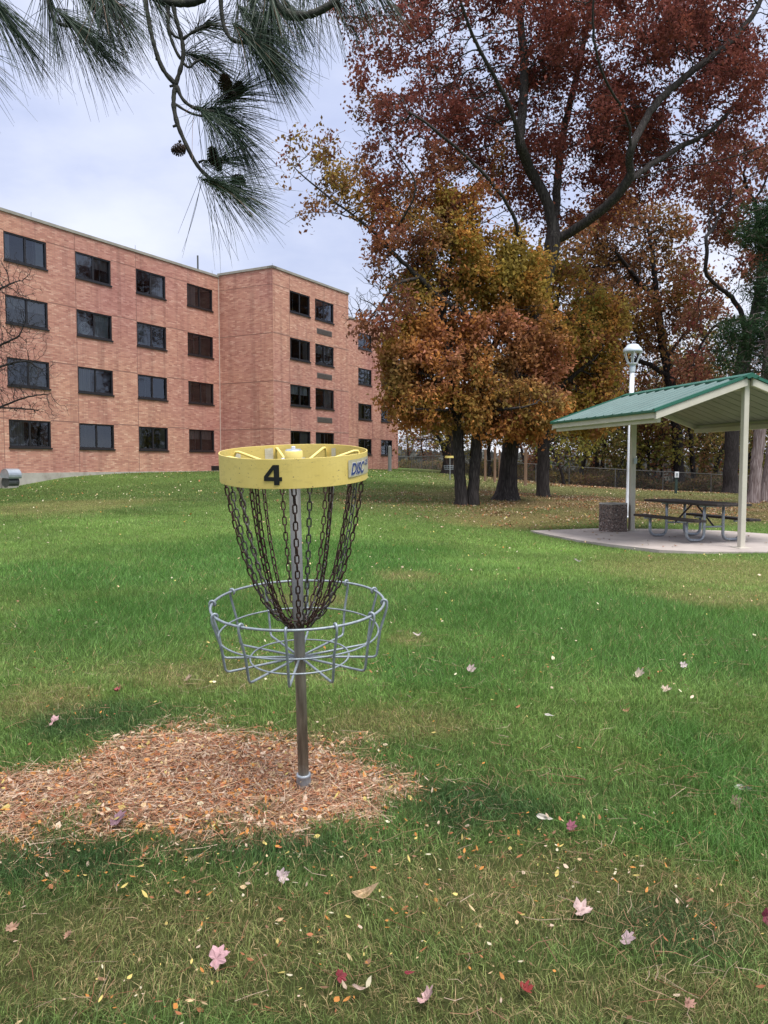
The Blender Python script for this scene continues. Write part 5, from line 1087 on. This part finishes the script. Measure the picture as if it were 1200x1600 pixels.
def orange():
    Y = 23.2
    def cf(p, cl, rs):
        c = pal([RUST, ORA, (.28, .12, .05), PINKB, (.33, .15, .05), RUST], 0, .9)(p, cl, rs); o = pal([OLI, (.32, .25, .05), ORA, YEL, (.30, .24, .05), OLI], 0, .8)(p, cl, rs)
        h = sstep(4.9, 6.2, p[:, 2] + (noise3(p * .5 + 9) - .5) * 3); lo = 1 - sstep(3.2, 4.6, p[:, 2] + (noise3(p * .7 + 2) - .5) * 2); c = c + (o - c) * (h * .85)[:, None]; l2 = pal([BRN, OLI, ORA, RUST], 0, 1.1)(p, cl, rs); return c + (l2 - c) * (lo * .8)[:, None]
    b1 = base_on(722, 785, Y); b2 = base_on(738, 784, Y + .05)
    limbs = [[b1] + L([(718, 720), (714, 650), (712, 600), (700, 560, -.3), (690, 500, -.3), (700, 430, 0), (715, 360), (725, 310)], Y), tuple([tuple(v) for v in [b2] + L([(742, 720), (750, 650), (752, 600), (760, 560, .3), (790, 510, .5), (800, 450, .5), (805, 410, .5)], Y)]),
             L([(712, 610), (680, 590, -.8), (645, 580, -1.3), (625, 576, -1.5)], Y), L([(752, 620), (790, 590, .5), (830, 570, .8), (860, 555, 1)], Y), L([(692, 510, -.3), (660, 480, -.8), (630, 470, -1)], Y), L([(714, 640), (690, 640, -1.2), (655, 640, -1.6), (635, 636, -1.8)], Y), L([(752, 640), (800, 640, -.8), (840, 630, -1.2)], Y)]
    limbs[1] = tuple(np.array(v) for v in limbs[1])
    blobs = [(722, 330, 42, 38), (755, 375, 55, 30, .5), (700, 385, 42, 34, -.4), (735, 430, 85, 50), (682, 462, 52, 38, -.4), (805, 450, 52, 46, .6), (662, 505, 42, 32, -.8), (720, 510, 95, 50), (815, 520, 62, 50), (642, 562, 38, 32, -1.1), (680, 570, 80, 50, -.6), (770, 580, 85, 55), (850, 560, 38, 42, .4), (636, 608, 32, 24, -1.3), (655, 628, 48, 32, -1), (710, 640, 80, 40, -.5), (800, 640, 75, 44), (855, 610, 34, 34), (670, 663, 42, 18, -1), (745, 665, 70, 22, .6), (835, 668, 40, 20, .4)]
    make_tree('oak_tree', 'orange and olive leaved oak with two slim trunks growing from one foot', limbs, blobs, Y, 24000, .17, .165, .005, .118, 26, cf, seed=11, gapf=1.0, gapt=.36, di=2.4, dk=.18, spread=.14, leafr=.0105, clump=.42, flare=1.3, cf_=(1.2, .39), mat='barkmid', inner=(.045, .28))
orange()
def olive():
    Y = 27
    cf = pal([OLI, (.30, .24, .05), ORA, (.36, .26, .055), RUST, OLI, YEL], 0, .6); b = base_on(849, 778, Y)
    limbs = [[b] + L([(849, 700), (851, 640), (855, 580), (862, 520), (870, 470), (880, 430)], Y), L([(852, 630), (890, 590, -.5), (930, 560, -1)], Y), L([(856, 575), (830, 540, 1), (810, 510, 1.5)], Y), L([(862, 520), (905, 490, .5), (930, 460, .8)], Y)]
    blobs = [(895, 520, 75, 70), (915, 580, 60, 55), (860, 450, 55, 50), (880, 620, 75, 40), (930, 500, 45, 45), (830, 600, 60, 60, 1), (930, 640, 40, 35), (850, 660, 60, 25)]
    make_tree('oak_tree', 'olive and rust coloured oak with one straight trunk right of the broad trunk', limbs, blobs, Y, 14000, .20, .205, .006, .13, 22, lambda p, c, r: cf(p, c, r), mat='barkmid', cf_=(1.1, .38), inner=(.05, .35), seed=21, gapf=.9, gapt=.33, di=3, dk=.225, spread=.18, leafr=.0125, clump=.42, flare=1.2)
olive()
def back_oak():
    Y = 56
    cf = pal([(.17, .075, .045), BRN, (.24, .11, .05), (.22, .15, .04), RUST, BRN], 0, .3); b = base_on(1062, 768, Y)
    limbs = [[b] + L([(1060, 700), (1056, 650), (1048, 600), (1040, 560), (1030, 510), (1025, 450), (1020, 400), (1010, 350)], Y), L([(1045, 590), (1010, 565, -1), (970, 560, -2), (930, 555, -2)], Y), L([(1040, 560), (1070, 520, 1), (1090, 490, 2)], Y), L([(1026, 470), (990, 430, -1), (960, 390, -2)], Y)]
    blobs = [(980, 420, 90, 85), (1030, 380, 60, 55), (950, 500, 75, 70), (1020, 520, 80, 60), (1060, 470, 55, 60), (960, 590, 85, 45), (1030, 600, 85, 40), (930, 420, 60, 60), (1030, 655, 60, 30, 0, .6)]
    make_tree('oak_tree', 'large brown leaved oak standing beyond the fence above the lamp post', limbs, blobs, Y, 20000, .38, .36, .012, .26, 13, lambda p, c, r: cf(p, c, r), mat='barkdark', cf_=(.55, .42), inner=(.08, 1.0), seed=31, gapf=.42, gapt=.38, di=6, dk=.42, spread=.32, leafr=.025, clump=.42)
    Y = 48; cf2 = pal([WINE, (.2, .06, .05), BRN, (.24, .10, .06), (.16, .05, .04)], 0, .3); b = base_on(1141, 770, Y)
    limbs = [[b] + L([(1142, 700), (1146, 650), (1158, 590), (1165, 540), (1163, 500), (1150, 470), (1125, 450, -1), (1100, 430, -1.5), (1105, 400, -2), (1103, 370, -2)], Y), L([(1165, 540), (1180, 500, 1), (1188, 450, 1.5), (1192, 390, 1.5), (1185, 330, 1)], Y), L([(1158, 590), (1185, 560, -1), (1215, 530, -2)], Y), L([(1125, 450, -1), (1090, 440, -2), (1060, 425, -2.5)], Y), L([(1162, 500), (1130, 500, 1.5), (1105, 520, 2), (1085, 560, 2)], Y)]
    blobs = [(1165, 300, 75, 75), (1190, 380, 50, 60), (1135, 420, 60, 45, 0, .7), (1195, 470, 40, 60), (1220, 330, 80, 100), (1110, 520, 40, 50, 0, .5), (1110, 365, 45, 40, -2, .6), (1100, 590, 50, 40, 0, .35)]
    make_tree('oak_tree', 'dark trunked oak with dull red leaves rising behind the shelter ridge at the right', limbs, blobs, Y, 16000, .36, .42, .010, .24, 13, lambda p, c, r: cf2(p, c, r), mat='barkdark', cf_=(.55, .42), inner=(.08, 1.0), seed=41, gapf=.45, gapt=.38, di=6, dk=.38, spread=.28, leafr=.02, clump=.42)
    Y = 60; b = base_on(699, 741, Y); cf3 = pal([BRN, (.22, .09, .05), OLI, (.2, .12, .05)], 0, .3)
    limbs = [[b] + L([(702, 700), (706, 660), (708, 620), (712, 570), (715, 520)], Y), L([(702, 705), (690, 690, -1), (672, 685, -2), (650, 688, -3), (632, 687, -4)], Y), L([(706, 665), (680, 640, 1), (655, 620, 1)], Y), L([(707, 640), (735, 610, 0), (760, 590)], Y), L([(690, 690, -1), (672, 668, -2), (655, 660, -3), (640, 650, -3)], Y)]
    blobs = [(655, 655, 45, 25, -2, .8), (700, 620, 70, 45), (740, 640, 60, 45), (660, 690, 45, 14, -2, .35), (700, 560, 60, 60)]
    make_tree('oak_tree', 'dark trunked oak reaching a long bare limb left towards the building corner', limbs, blobs, Y, 5500, .42, .36, .012, .26, 8, lambda p, c, r: cf3(p, c, r), mat='barkdark', seed=51, gapf=.5, gapt=.42, di=5, dk=.45, spread=.36, leafr=.022, clump=.5, flare=1.6)
back_oak()
def pine_right():
    Y = 28.5
    for i, (bp, top, lab, bl_) in enumerate([((1176, 783), [(1180, 740), (1186, 690), (1190, 650), (1196, 600), (1203, 520), (1206, 440), (1205, 360), (1205, 310)], 'slender grey trunked pine left of its twin behind the front shelter post', [(1192, 350, 36, 34), (1180, 520, 48, 40), (1196, 445, 42, 34), (1158, 560, 40, 24), (1215, 580, 40, 35)]),
                                             ((1194, 787), [(1202, 740), (1210, 690), (1218, 620), (1228, 540), (1236, 460), (1240, 380)], 'grey trunked pine cut by the right border of the picture', [(1230, 400, 45, 40), (1225, 500, 40, 40), (1240, 330, 40, 40), (1235, 600, 35, 30)])]):
        b = base_on(*bp, Y + i * .5); limbs = [[b] + L([(x, y) for x, y in top], Y + i * .5)]
        cf = pal([(.03, .07, .035), (.045, .09, .04), (.065, .11, .05), (.04, .08, .045)], 0, .8)
        make_tree('pine_tree', lab, limbs, bl_, Y + i * .5, 3500, .22, .20 if i == 0 else .23, .012, .17, 46, lambda p, c, r: cf(p, c, r), mat='barkpine', seed=61 + i, gapf=.9, gapt=.3, di=4, dk=.25, spread=.15, leafr=.03, clump=.35, asp=.06, droop=.1, flare=1.3)
pine_right()
# ------------------------------------------------------------------ scrub woods beyond the fence
def scrub(kind, seed):
    rs = np.random.default_rng(seed); H = (9, 7, 8, 5)[kind]; n = (900, 700, 500, 800)[kind]
    v = rs.normal(0, 1, (n, 3)); v /= np.linalg.norm(v, axis=1)[:, None]; v *= (rs.random(n) ** .4)[:, None]; A = v * np.array([2.6, 2.6, H * .42]) + np.array([0, 0, H * .60]); A = gaps(A, .8, .36, seed); A = A[A[:, 2] > .9]
    lean = rs.normal(0, .5, 2); limbs = [np.array([(0, 0, -.2), (lean[0] * .3, lean[1] * .3, H * .25), (lean[0], lean[1], H * .55)])]
    pos, par = grow(limbs, A, .34, 3, .42, rs=rs, jit=.35); r, best, cnt = wood(pos, par, (.17, .11, .14, .07)[kind], .009); return pos, par, r, best, rs
PROTO = {}
def scrub_proto(kind, seed, cols, lper, lab):
    pos, par, r, best, rs = scrub(kind, seed); root = empty('scrub_tree', (0, 0, 0), lab, 'tree', 'scrub trees beyond the fence'); wood_mesh(pos, par, r, best, 'trunk', M['barkdark'], root, np.zeros(3), 1.3)
    idx = np.where((r < .022) & (pos[:, 2] > .8))[0]; cp = np.repeat(pos[idx], lper, 0) + rs.normal(0, .28, (len(idx) * lper, 3)); k = noise3(cp * 1.0 + seed) > .43; cp = cp[k]; c = pal(cols, 0, .5)(cp, rs.random(len(cp)), rs) * (.7 + .6 * rs.random(len(cp)))[:, None]
    V, T, cc = leaves(cp, .21, c, rs, .4, .62); npmesh('crown', V, T, M['leaf'], cc, parent=root); return root
def woods():
    protos = [scrub_proto(0, 101, [OLI, GRN, (.25, .21, .06), BRN], 8, ''), scrub_proto(1, 102, [(.32, .14, .09), RUST, BRN, (.3, .2, .1)], 8, ''), scrub_proto(2, 103, [BRN, OLI], 2, ''), scrub_proto(3, 104, [GRN, OLI, (.16, .17, .04)], 6, '')]
    spots = [  # px, py base, Y, proto, scale, label
        (884, 760, 50, 3, 1.25, 'dense dark green shrub like tree behind the fence just right of the olive oak'),
        (640, 735, 84, 2, .9, 'nearly bare scrub tree behind the fence nearest the building corner'), (664, 738, 80, 1, .75, 'rust leaved scrub tree between the building and the far basket'),
        (610, 735, 92, 2, 1.1, 'bare scrub tree half hidden by the end of the building'), (735, 748, 66, 0, .8, 'olive scrub tree seen between the two slim trunks and the far basket'), (765, 750, 62, 2, 1.0, 'thin bare scrub tree behind the timber posts'),
        (822, 755, 58, 1, .8, 'rusty scrub tree behind the lone timber post'), (905, 765, 56, 0, .85, 'olive scrub tree between the dark shrub and the lamp pole'), (935, 765, 58, 2, 1.0, 'bare dark stemmed scrub tree left of the lamp pole'),
        (962, 768, 54, 0, .7, 'low yellowish green scrub tree directly left of the lamp pole'), (1012, 768, 56, 3, 1.3, 'leafy green scrub tree just right of the rear shelter post'), (1035, 768, 60, 1, .7, 'pinkish rust scrub tree left of the sign post'),
        (1085, 768, 57, 2, 1.15, 'bare scrub tree right of the sign post'), (1108, 770, 60, 0, .95, 'olive scrub tree left of the massive dark trunk'), (1160, 772, 56, 2, 1.0, 'bare scrub tree between the shelter post and grey pine trunks'),
        (1195, 774, 54, 0, .9, 'olive scrub tree at the right border behind the pines'), (1000, 768, 70, 2, 1.5, 'tall bare scrub tree far behind the rear shelter post'), (790, 752, 72, 2, 1.4, 'tall bare scrub tree deep behind the broad oak trunk'),
        (860, 760, 66, 1, 1.2, 'rust scrub tree deep behind the olive oak trunk'), (1130, 771, 64, 1, 1.25, 'rust scrub tree deep behind the massive dark trunk'), (920, 765, 75, 0, 1.5, 'tall olive scrub tree deep behind the lamp pole'), (700, 742, 78, 0, 1.1, 'olive scrub tree behind the far basket'), (1060, 768, 72, 0, 1.5, 'tall olive scrub tree deep behind the sign post')]
    spots += [(1020, 768, 64, 1, 1.5, 'broad rust brown scrub tree behind the lamp post and rear shelter post'), (1090, 769, 66, 0, 1.6, 'broad olive brown scrub tree behind the shelter ridge'), (940, 767, 68, 1, 1.5, 'broad rust scrub tree behind the litter bin'), (1150, 771, 70, 1, 1.6, 'broad rust scrub tree behind the front shelter post'), (975, 768, 60, 3, 1.5, 'round green brown scrub tree straight behind the lamp pole'), (1190, 773, 66, 3, 1.7, 'round green scrub tree behind the two grey pine trunks'), (835, 757, 64, 0, 1.1, 'olive brown scrub tree between the broad trunk and the straight trunk')]
    for i, (X, Y, k, s) in enumerate([(30, 34, 0, 1.7), (37, 40, 1, 1.6), (33, 29, 2, 1.8), (42, 33, 0, 1.9), (28, 41, 2, 1.5)]):
        px, _ = proj((X, Y, 1)); spots.append((px, 0, Y, k, s, ['broad olive tree', 'rust leaved tree', 'thin bare tree', 'tall olive tree', 'tall bare tree'][i] + ' of the wood edge standing beyond the right border of the view'))
    used = set(); rs = random.Random(3)
    for px, py, Y, k, s, lab in spots:
        p = at(px, 770, Y); o = protos[k] if k not in used else copy_tree(protos[k]); used.add(k)
        o.location = (p[0], p[1], g1(p[0], p[1])); o.rotation_euler = (0, 0, rs.uniform(0, 6.28)); o.scale = (s * rs.uniform(.9, 1.15), s * rs.uniform(.9, 1.15), s * rs.uniform(.9, 1.1)); tag(o, lab, 'tree', 'scrub trees beyond the fence')
woods()
def undergrowth():
    rs = np.random.default_rng(77); n = 42000; s = rs.random(n); px = 625 + 640 * s; Y = 0; base = [(618, 81), (700, 70), (760, 62), (870, 55), (1000, 53), (1265, 51)]
    Yb = np.interp(px, [b[0] for b in base], [b[1] for b in base]) + .3 + rs.random(n) ** 1.5 * 9; X = (px - 600) / F * Yb; g = gz(X, Yb); hh = (.2 + 2.4 * noise2(X, Yb, 2.6, 60) ** 1.6) * (.6 + .4 * sstep(700, 860, px)); z = g + hh * rs.random(n) ** .8
    c = pal([BRN, OLI, (.2, .13, .06), GRN, (.25, .13, .08), (.1, .07, .04)], 0, .35)(np.stack([X, Yb, z], 1), rs.random(n), rs) * (.6 + .7 * rs.random(n))[:, None]; V, T, cc = leaves(np.stack([X, Yb, z], 1), .24, c, rs, -.4, .4)
    tag(npmesh('undergrowth', V, T, M['leaf'], cc), 'tangled brown and olive brush growing along the back of the fence', 'brush', kind='stuff')
    # wooded ridge far off
    a = np.linspace(-1, 1, 500); rs = np.random.default_rng(5); n = 26000; X = rs.uniform(-160, 260, n); Yb = rs.uniform(190, 250, n); g = gz(X, Yb); top = 3 + 7 * noise2(X, Yb * 0, 26, 61); z = g + top * rs.random(n); c = np.array([.10, .10, .085]) * (.7 + .6 * rs.random(n))[:, None] * np.array([1, 1, 1])
    V, T, cc = leaves(np.stack([X, Yb, z], 1), 2.2, c, rs, 0, .7); tag(npmesh('distant_woods', V, T, M['leaf'], cc), 'far grey brown wooded ridge glimpsed between the trunks', 'woods', kind='stuff')
undergrowth()
# ------------------------------------------------------------------ bare trees
def bare(name, label, limbs, blobs, Yc, natt, step, rb, rt, seed, di, dk, mat='barkdark'):
    rs = np.random.default_rng(seed); area = sum(b[2] * b[3] for b in blobs); A = np.concatenate([ell(b[0], b[1], b[2], b[3], Yc, int(natt * b[2] * b[3] / area), rs) for b in blobs]); pos, par = grow(limbs, A, step, di, dk, rs=rs, jit=.3); r, best, cnt = wood(pos, par, rb, rt)
    root = empty(name, limbs[0][0], label, 'tree'); off = np.asarray(limbs[0][0]); wood_mesh(pos, par, r, best, 'trunk', M[mat], root, off, 1.2, sel=None)
bare('bare_tree', 'leafless tree reaching fine twigs into the left edge before the brick wall', [[base_on(-120, 800, 17)] + L([(-120, 700), (-115, 600), (-110, 500)], 17), L([(-118, 665), (-60, 640, 0), (0, 636, .2), (60, 641, .3)], 17), L([(-115, 620), (-60, 570), (-10, 545), (30, 525)], 17), L([(-112, 560), (-60, 500), (-20, 460), (25, 440)], 17), L([(-60, 570), (-20, 580), (40, 560), (60, 575)], 17), L([(0, 636, .2), (40, 620, .3), (80, 615, .3)], 17)],
     [(-20, 560, 80, 70), (-5, 450, 55, 60), (40, 635, 66, 24), (20, 585, 62, 40), (15, 520, 55, 45), (-120, 480, 60, 120)], 17, 8500, .08, .075, .0028, 201, 1.6, .085)
bare('bare_tree', 'leafless tree top showing beyond the roof corner of the brick bay', [[base_on(570, 740, 78)] + L([(570, 650), (568, 580), (565, 520)], 78)], [(568, 485, 28, 26), (552, 480, 20, 24), (590, 500, 20, 20)], 78, 500, .5, .25, .014, 205, 5, .6)
# ================================================================== overhanging pine boughs
def overhang():
    trunk = np.array([-2.9, -1.2, 0.]); trunk[2] = g1(trunk[0], trunk[1]); root = empty('pine_tree', trunk, 'pine tree whose long needled boughs and cones hang in from the top left', 'tree'); off = trunk
    A = lambda px, py, Y=1.95: at(px, py, Y)
    b = MB(); b.tube(np.array([trunk + [0, 0, -.2], trunk + [0, 0, .5], trunk + [.05, 0, 2.5], trunk + [.0, .1, 5.5], trunk + [0, 0, 9]]) - off, [.24, .19, .16, .13, .06], 16); b.build('trunk', M['barkpine'], root, smooth=True)
    crotch = trunk + [0.1, .15, 3.6]
    up = A(330, -90, 1.9); upl = A(60, -120, 1.8)
    twigs = [([crotch, trunk + [1.0, 1.0, 3.55], A(-60, -330, 1.5), up], [.055, .045, .03, .016]),
             ([A(-60, -330, 1.5), A(0, -200, 1.6), upl, A(70, -20), A(80, 20), A(88, 36), A(104, 41), A(118, 42)], [.02, .014, .011, .006, .005, .0045, .004, .0035]),
             ([up, A(345, -40), A(322, -6), A(300, 6), A(262, 4), A(232, -8), A(205, -50), A(180, -90)], [.016, .013, .0105, .010, .0095, .008, .006, .005]),
             ([A(225, -20), A(231, 30), A(244, 85), A(256, 112), A(270, 127), A(276, 133)], [.006, .0052, .0052, .0055, .006, .006]),
             ([A(262, 4), A(263, 25), A(262, 45), A(272, 75), A(282, 92)], [.0055, .0045, .004, .0035, .0035]),
             ([A(270, 6), A(276, 35), A(285, 62), A(287, 90), A(280, 115), A(274, 132), A(270, 158), A(275, 190), A(290, 225), A(305, 255), A(322, 275), A(348, 290, 1.93)], [.006, .005, .005, .005, .0055, .006, .006, .005, .005, .0048, .0045, .004]),
             ([A(263, 42), A(270, 56), A(281, 60)], [.0035, .003, .003]), ([A(285, 62), A(298, 52), A(312, 45), A(322, 40)], [.004, .0035, .0035, .003]),
             ([A(286, 98), A(296, 108), A(303, 98), A(315, 92)], [.004, .0035, .0035, .003]), ([A(276, 135), A(284, 155), A(300, 168), A(322, 174), A(345, 176, 1.96)], [.0055, .0045, .0045, .0045, .004]),
             ([A(275, 163), A(288, 172), A(305, 180), A(325, 182)], [.003, .003, .0028, .0025]), ([A(310, 254), A(316, 250), A(325, 252)], [.003, .0028, .0025]),
             ([up, A(345, -30), A(345, 10), A(349, 40), A(358, 60), A(372, 67), A(388, 66)], [.012, .008, .006, .0055, .005, .0048, .0042]),
             ([up, A(390, -60), A(415, -20), A(430, 8), A(448, 24), A(470, 26), A(495, 20), A(520, 6), A(540, -12), A(570, -40)], [.013, .012, .011, .0105, .0115, .011, .0095, .008, .0065, .005]),
             ([A(430, 8), A(420, 25), A(408, 40), A(398, 52)], [.006, .0045, .004, .0035]), ([A(540, -12), A(552, -8), A(560, -6)], [.004, .0035, .003]), ([upl, A(0, -60), A(-20, -20), A(-12, 0)], [.007, .005, .004, .0035]), ([upl, A(110, -60), A(150, -10), A(172, 4)], [.006, .005, .0045, .0035])]
    b = MB()
    for pts, rr in twigs:
        pts = np.array([np.asarray(p) for p in pts]); m = len(pts); sp = smooth_line(pts, 2); s0 = np.linspace(0, 1, m); r2 = np.interp(np.linspace(0, 1, len(sp)), s0, rr); q = resample(sp, .008 if m > 3 else .012); r3 = np.interp(np.linspace(0, 1, len(q)), np.linspace(0, 1, len(r2)), r2); r3 = r3 * (1 + .10 * np.sin(np.arange(len(q)) * 1.7) + .08 * np.random.default_rng(len(q)).normal(0, 1, len(q))); b.tube(q - off, np.maximum(r3, .0015), 7)
    # short spurs
    for px, py, dx, dy in ((274, 133, -9, 2), (275, 196, -5, 2), (279, 222, 4, -2), (283, 60, -3, -3), (246, 92, -3, 1)): b.tube(np.array([A(px, py), A(px + dx, py + dy)]) - off, [.0035, .0028], 6)
    b.build('bough', M['twig'], root, smooth=True)
    rs = np.random.default_rng(9); Vn_, Tn, Cn, o0 = [], [], [], 0
    # tufts: tip px,py, direction px dx,dy (toward the tip), depth, needles, length, shaft length(px), spread
    tufts = [(352, 292, 1, .35, 1.93, 330, .15, 34, 1.15), (345, 250, .9, -.2, 1.97, 150, .14, 26, 1.2), (340, 176, 1, .25, 1.96, 330, .155, 34, 1.1), (362, 150, .8, -.5, 1.98, 200, .14, 28, 1.1), (325, 182, .8, .7, 1.9, 110, .13, 20, 1.0), (322, 40, .8, -.3, 2.0, 170, .12, 26, 1.3), (316, 92, .8, .3, 2.0, 210, .12, 26, 1.25), (398, 68, .85, .8, 1.9, 380, .165, 36, .75), (400, 40, .7, .8, 1.94, 240, .15, 34, .9), (425, 2, .2, .9, 1.9, 260, .14, 44, 1.0), (392, -5, .3, .9, 1.98, 200, .15, 40, .9),
             (118, 40, .9, .75, 1.92, 330, .165, 34, .85), (172, 2, .75, .8, 1.9, 330, .165, 40, .75), (140, 0, .7, .8, 1.97, 260, .15, 40, .9), (-10, 2, .7, .8, 1.88, 230, .18, 34, .5), (75, -5, .2, 1, 1.95, 120, .16, 34, .6), (555, -18, .5, .9, 1.95, 110, .135, 40, .75), (498, -12, .15, 1, 2.0, 40, .17, 40, .5), (470, -15, -.2, 1, 2.0, 80, .14, 40, .9), (450, 10, .5, .8, 1.97, 130, .14, 36, 1.0), (520, -8, .6, .8, 1.96, 110, .14, 40, .8), (585, -22, .6, .7, 1.95, 110, .13, 40, .8), (235, -10, .5, .8, 1.96, 120, .14, 30, .9), (-70, 60, .7, .5, 1.7, 90, .16, 30, .6), (372, 215, .5, .9, 2.02, 120, .14, 30, 1.0)]
    for px, py, dx, dy, Y, n, ln, sh, spd in tufts:
        tip = at(px, py, Y); dn = math.hypot(dx, dy); ax = at(px + dx / dn * 40, py + dy / dn * 40, Y + rs.uniform(-.03, .03)) - tip; ax /= np.linalg.norm(ax); shl = sh * Y / F * 1.2
        n = int(n * .68); t = rs.random(n) ** 1.3; base = tip - ax * (t * shl)[:, None] + rs.normal(0, .0025, (n, 3)); e1 = np.cross(ax, [0, 1, .2]); e1 /= np.linalg.norm(e1); e2 = np.cross(ax, e1); th = rs.random(n) * 2 * math.pi; pol = np.abs(rs.normal(.55, .32, n)) * spd * (.55 + .75 * t)
        d = ax * np.cos(pol)[:, None] + (e1 * np.cos(th)[:, None] + e2 * np.sin(th)[:, None]) * np.sin(pol)[:, None]; Ls = ln * (.75 + .35 * rs.random(n)); K = 6; w = .00062 * (.8 + .5 * rs.random(n)); gv = np.array([0, 0, -1.]) * (.10 + .22 * rs.random(n))[:, None]; cv = rs.normal(0, .10, (n, 3)); pts = []
        for q in range(K): u = q / (K - 1); pts.append(base + d * (Ls * u)[:, None] + (gv + cv) * (Ls * u * u)[:, None])
        pts = np.stack(pts, 1); side = np.cross(d, rs.normal(0, 1, (n, 3))); side /= np.linalg.norm(side, axis=1)[:, None]; s2 = np.cross(d, side)
        taper = np.array([1, 1, 1, .95, .8, .35])[None, :, None] * w[:, None, None]; tri = [side[:, None] * taper, (-.5 * side + .87 * s2)[:, None] * taper, (-.5 * side - .87 * s2)[:, None] * taper]
        V = np.stack([pts + q for q in tri], 2).reshape(-1, 3); o = (np.arange(n) * K * 3)[:, None, None] + (np.arange(K - 1) * 3)[None, :, None]; Q = np.concatenate([(o + np.array([a, (a + 1) % 3, (a + 1) % 3 + 3, a + 3])[None, None]).reshape(-1, 4) for a in range(3)])
        c = np.array([.030, .055, .030]) * (.55 + .9 * rs.random(n))[:, None]; brown = rs.random(n) < .04; c[brown] = (.16, .09, .05); Vn_.append(V); Tn.append(Q + o0); Cn.append(np.repeat(c, K * 3, 0)); o0 += len(V)
    npmesh('needles', np.concatenate(Vn_) - off, np.concatenate(Tn), M['needle'], np.concatenate(Cn), parent=root)
    for px, py, Y, dx, dy, ln, wd in ((280, 234, 1.94, -1, .15, .034, .012), (352, 132, 1.93, -.1, -1, .040, .013), (372, 140, 1.97, .3, -1, .036, .012), (360, 152, 1.96, -.5, .4, .034, .012), (332, 242, 1.96, .1, 1, .044, .011), (338, 254, 1.95, .5, .9, .036, .010), (372, 282, 1.95, .9, .2, .035, .012)):
        c0 = at(px, py, Y); dn = math.hypot(dx, dy); ax = Vector(at(px + dx / dn * 30, py + dy / dn * 30, Y) - c0).normalized(); q = ax.to_track_quat('Z', 'Y'); b = MB(); b.lathe([(.0001, -ln * .5), (wd * .5, -ln * .4), (wd * .62, 0), (wd * .4, ln * .35), (.0001, ln * .5)], 10, caps=False)
        for i in range(70):
            t = i / 69; a = i * 2.399963; z = -ln * .48 + ln * .96 * t; rr = wd * (.35 + .65 * math.sin(math.pi * min(1, t * .85 + .12))); c, s_ = math.cos(a), math.sin(a); w = wd * .30; ou = rr * 1.25; uz = ln * .10
            b.add([(c * rr * .4 - s_ * w * .5, s_ * rr * .4 + c * w * .5, z), (c * rr * .4 + s_ * w * .5, s_ * rr * .4 - c * w * .5, z), (c * ou + s_ * w, s_ * ou - c * w, z + uz), (c * ou * 1.08, s_ * ou * 1.08, z + uz * .7), (c * ou - s_ * w, s_ * ou + c * w, z + uz)], [(0, 1, 2, 3, 4)])
            b.add([(c * rr * .4 - s_ * w * .5, s_ * rr * .4 + c * w * .5, z - .0008), (c * rr * .4 + s_ * w * .5, s_ * rr * .4 - c * w * .5, z - .0008), (c * ou + s_ * w, s_ * ou - c * w, z + uz - .001), (c * ou * 1.08, s_ * ou * 1.08, z + uz * .7 - .001), (c * ou - s_ * w, s_ * ou + c * w, z + uz - .001)], [(4, 3, 2, 1, 0)])
        V = np.concatenate(b.v); mtx = np.array(q.to_matrix()); b.v = [V @ mtx.T + c0 - off]; b.build('cone', M['cone'], root)
overhang()
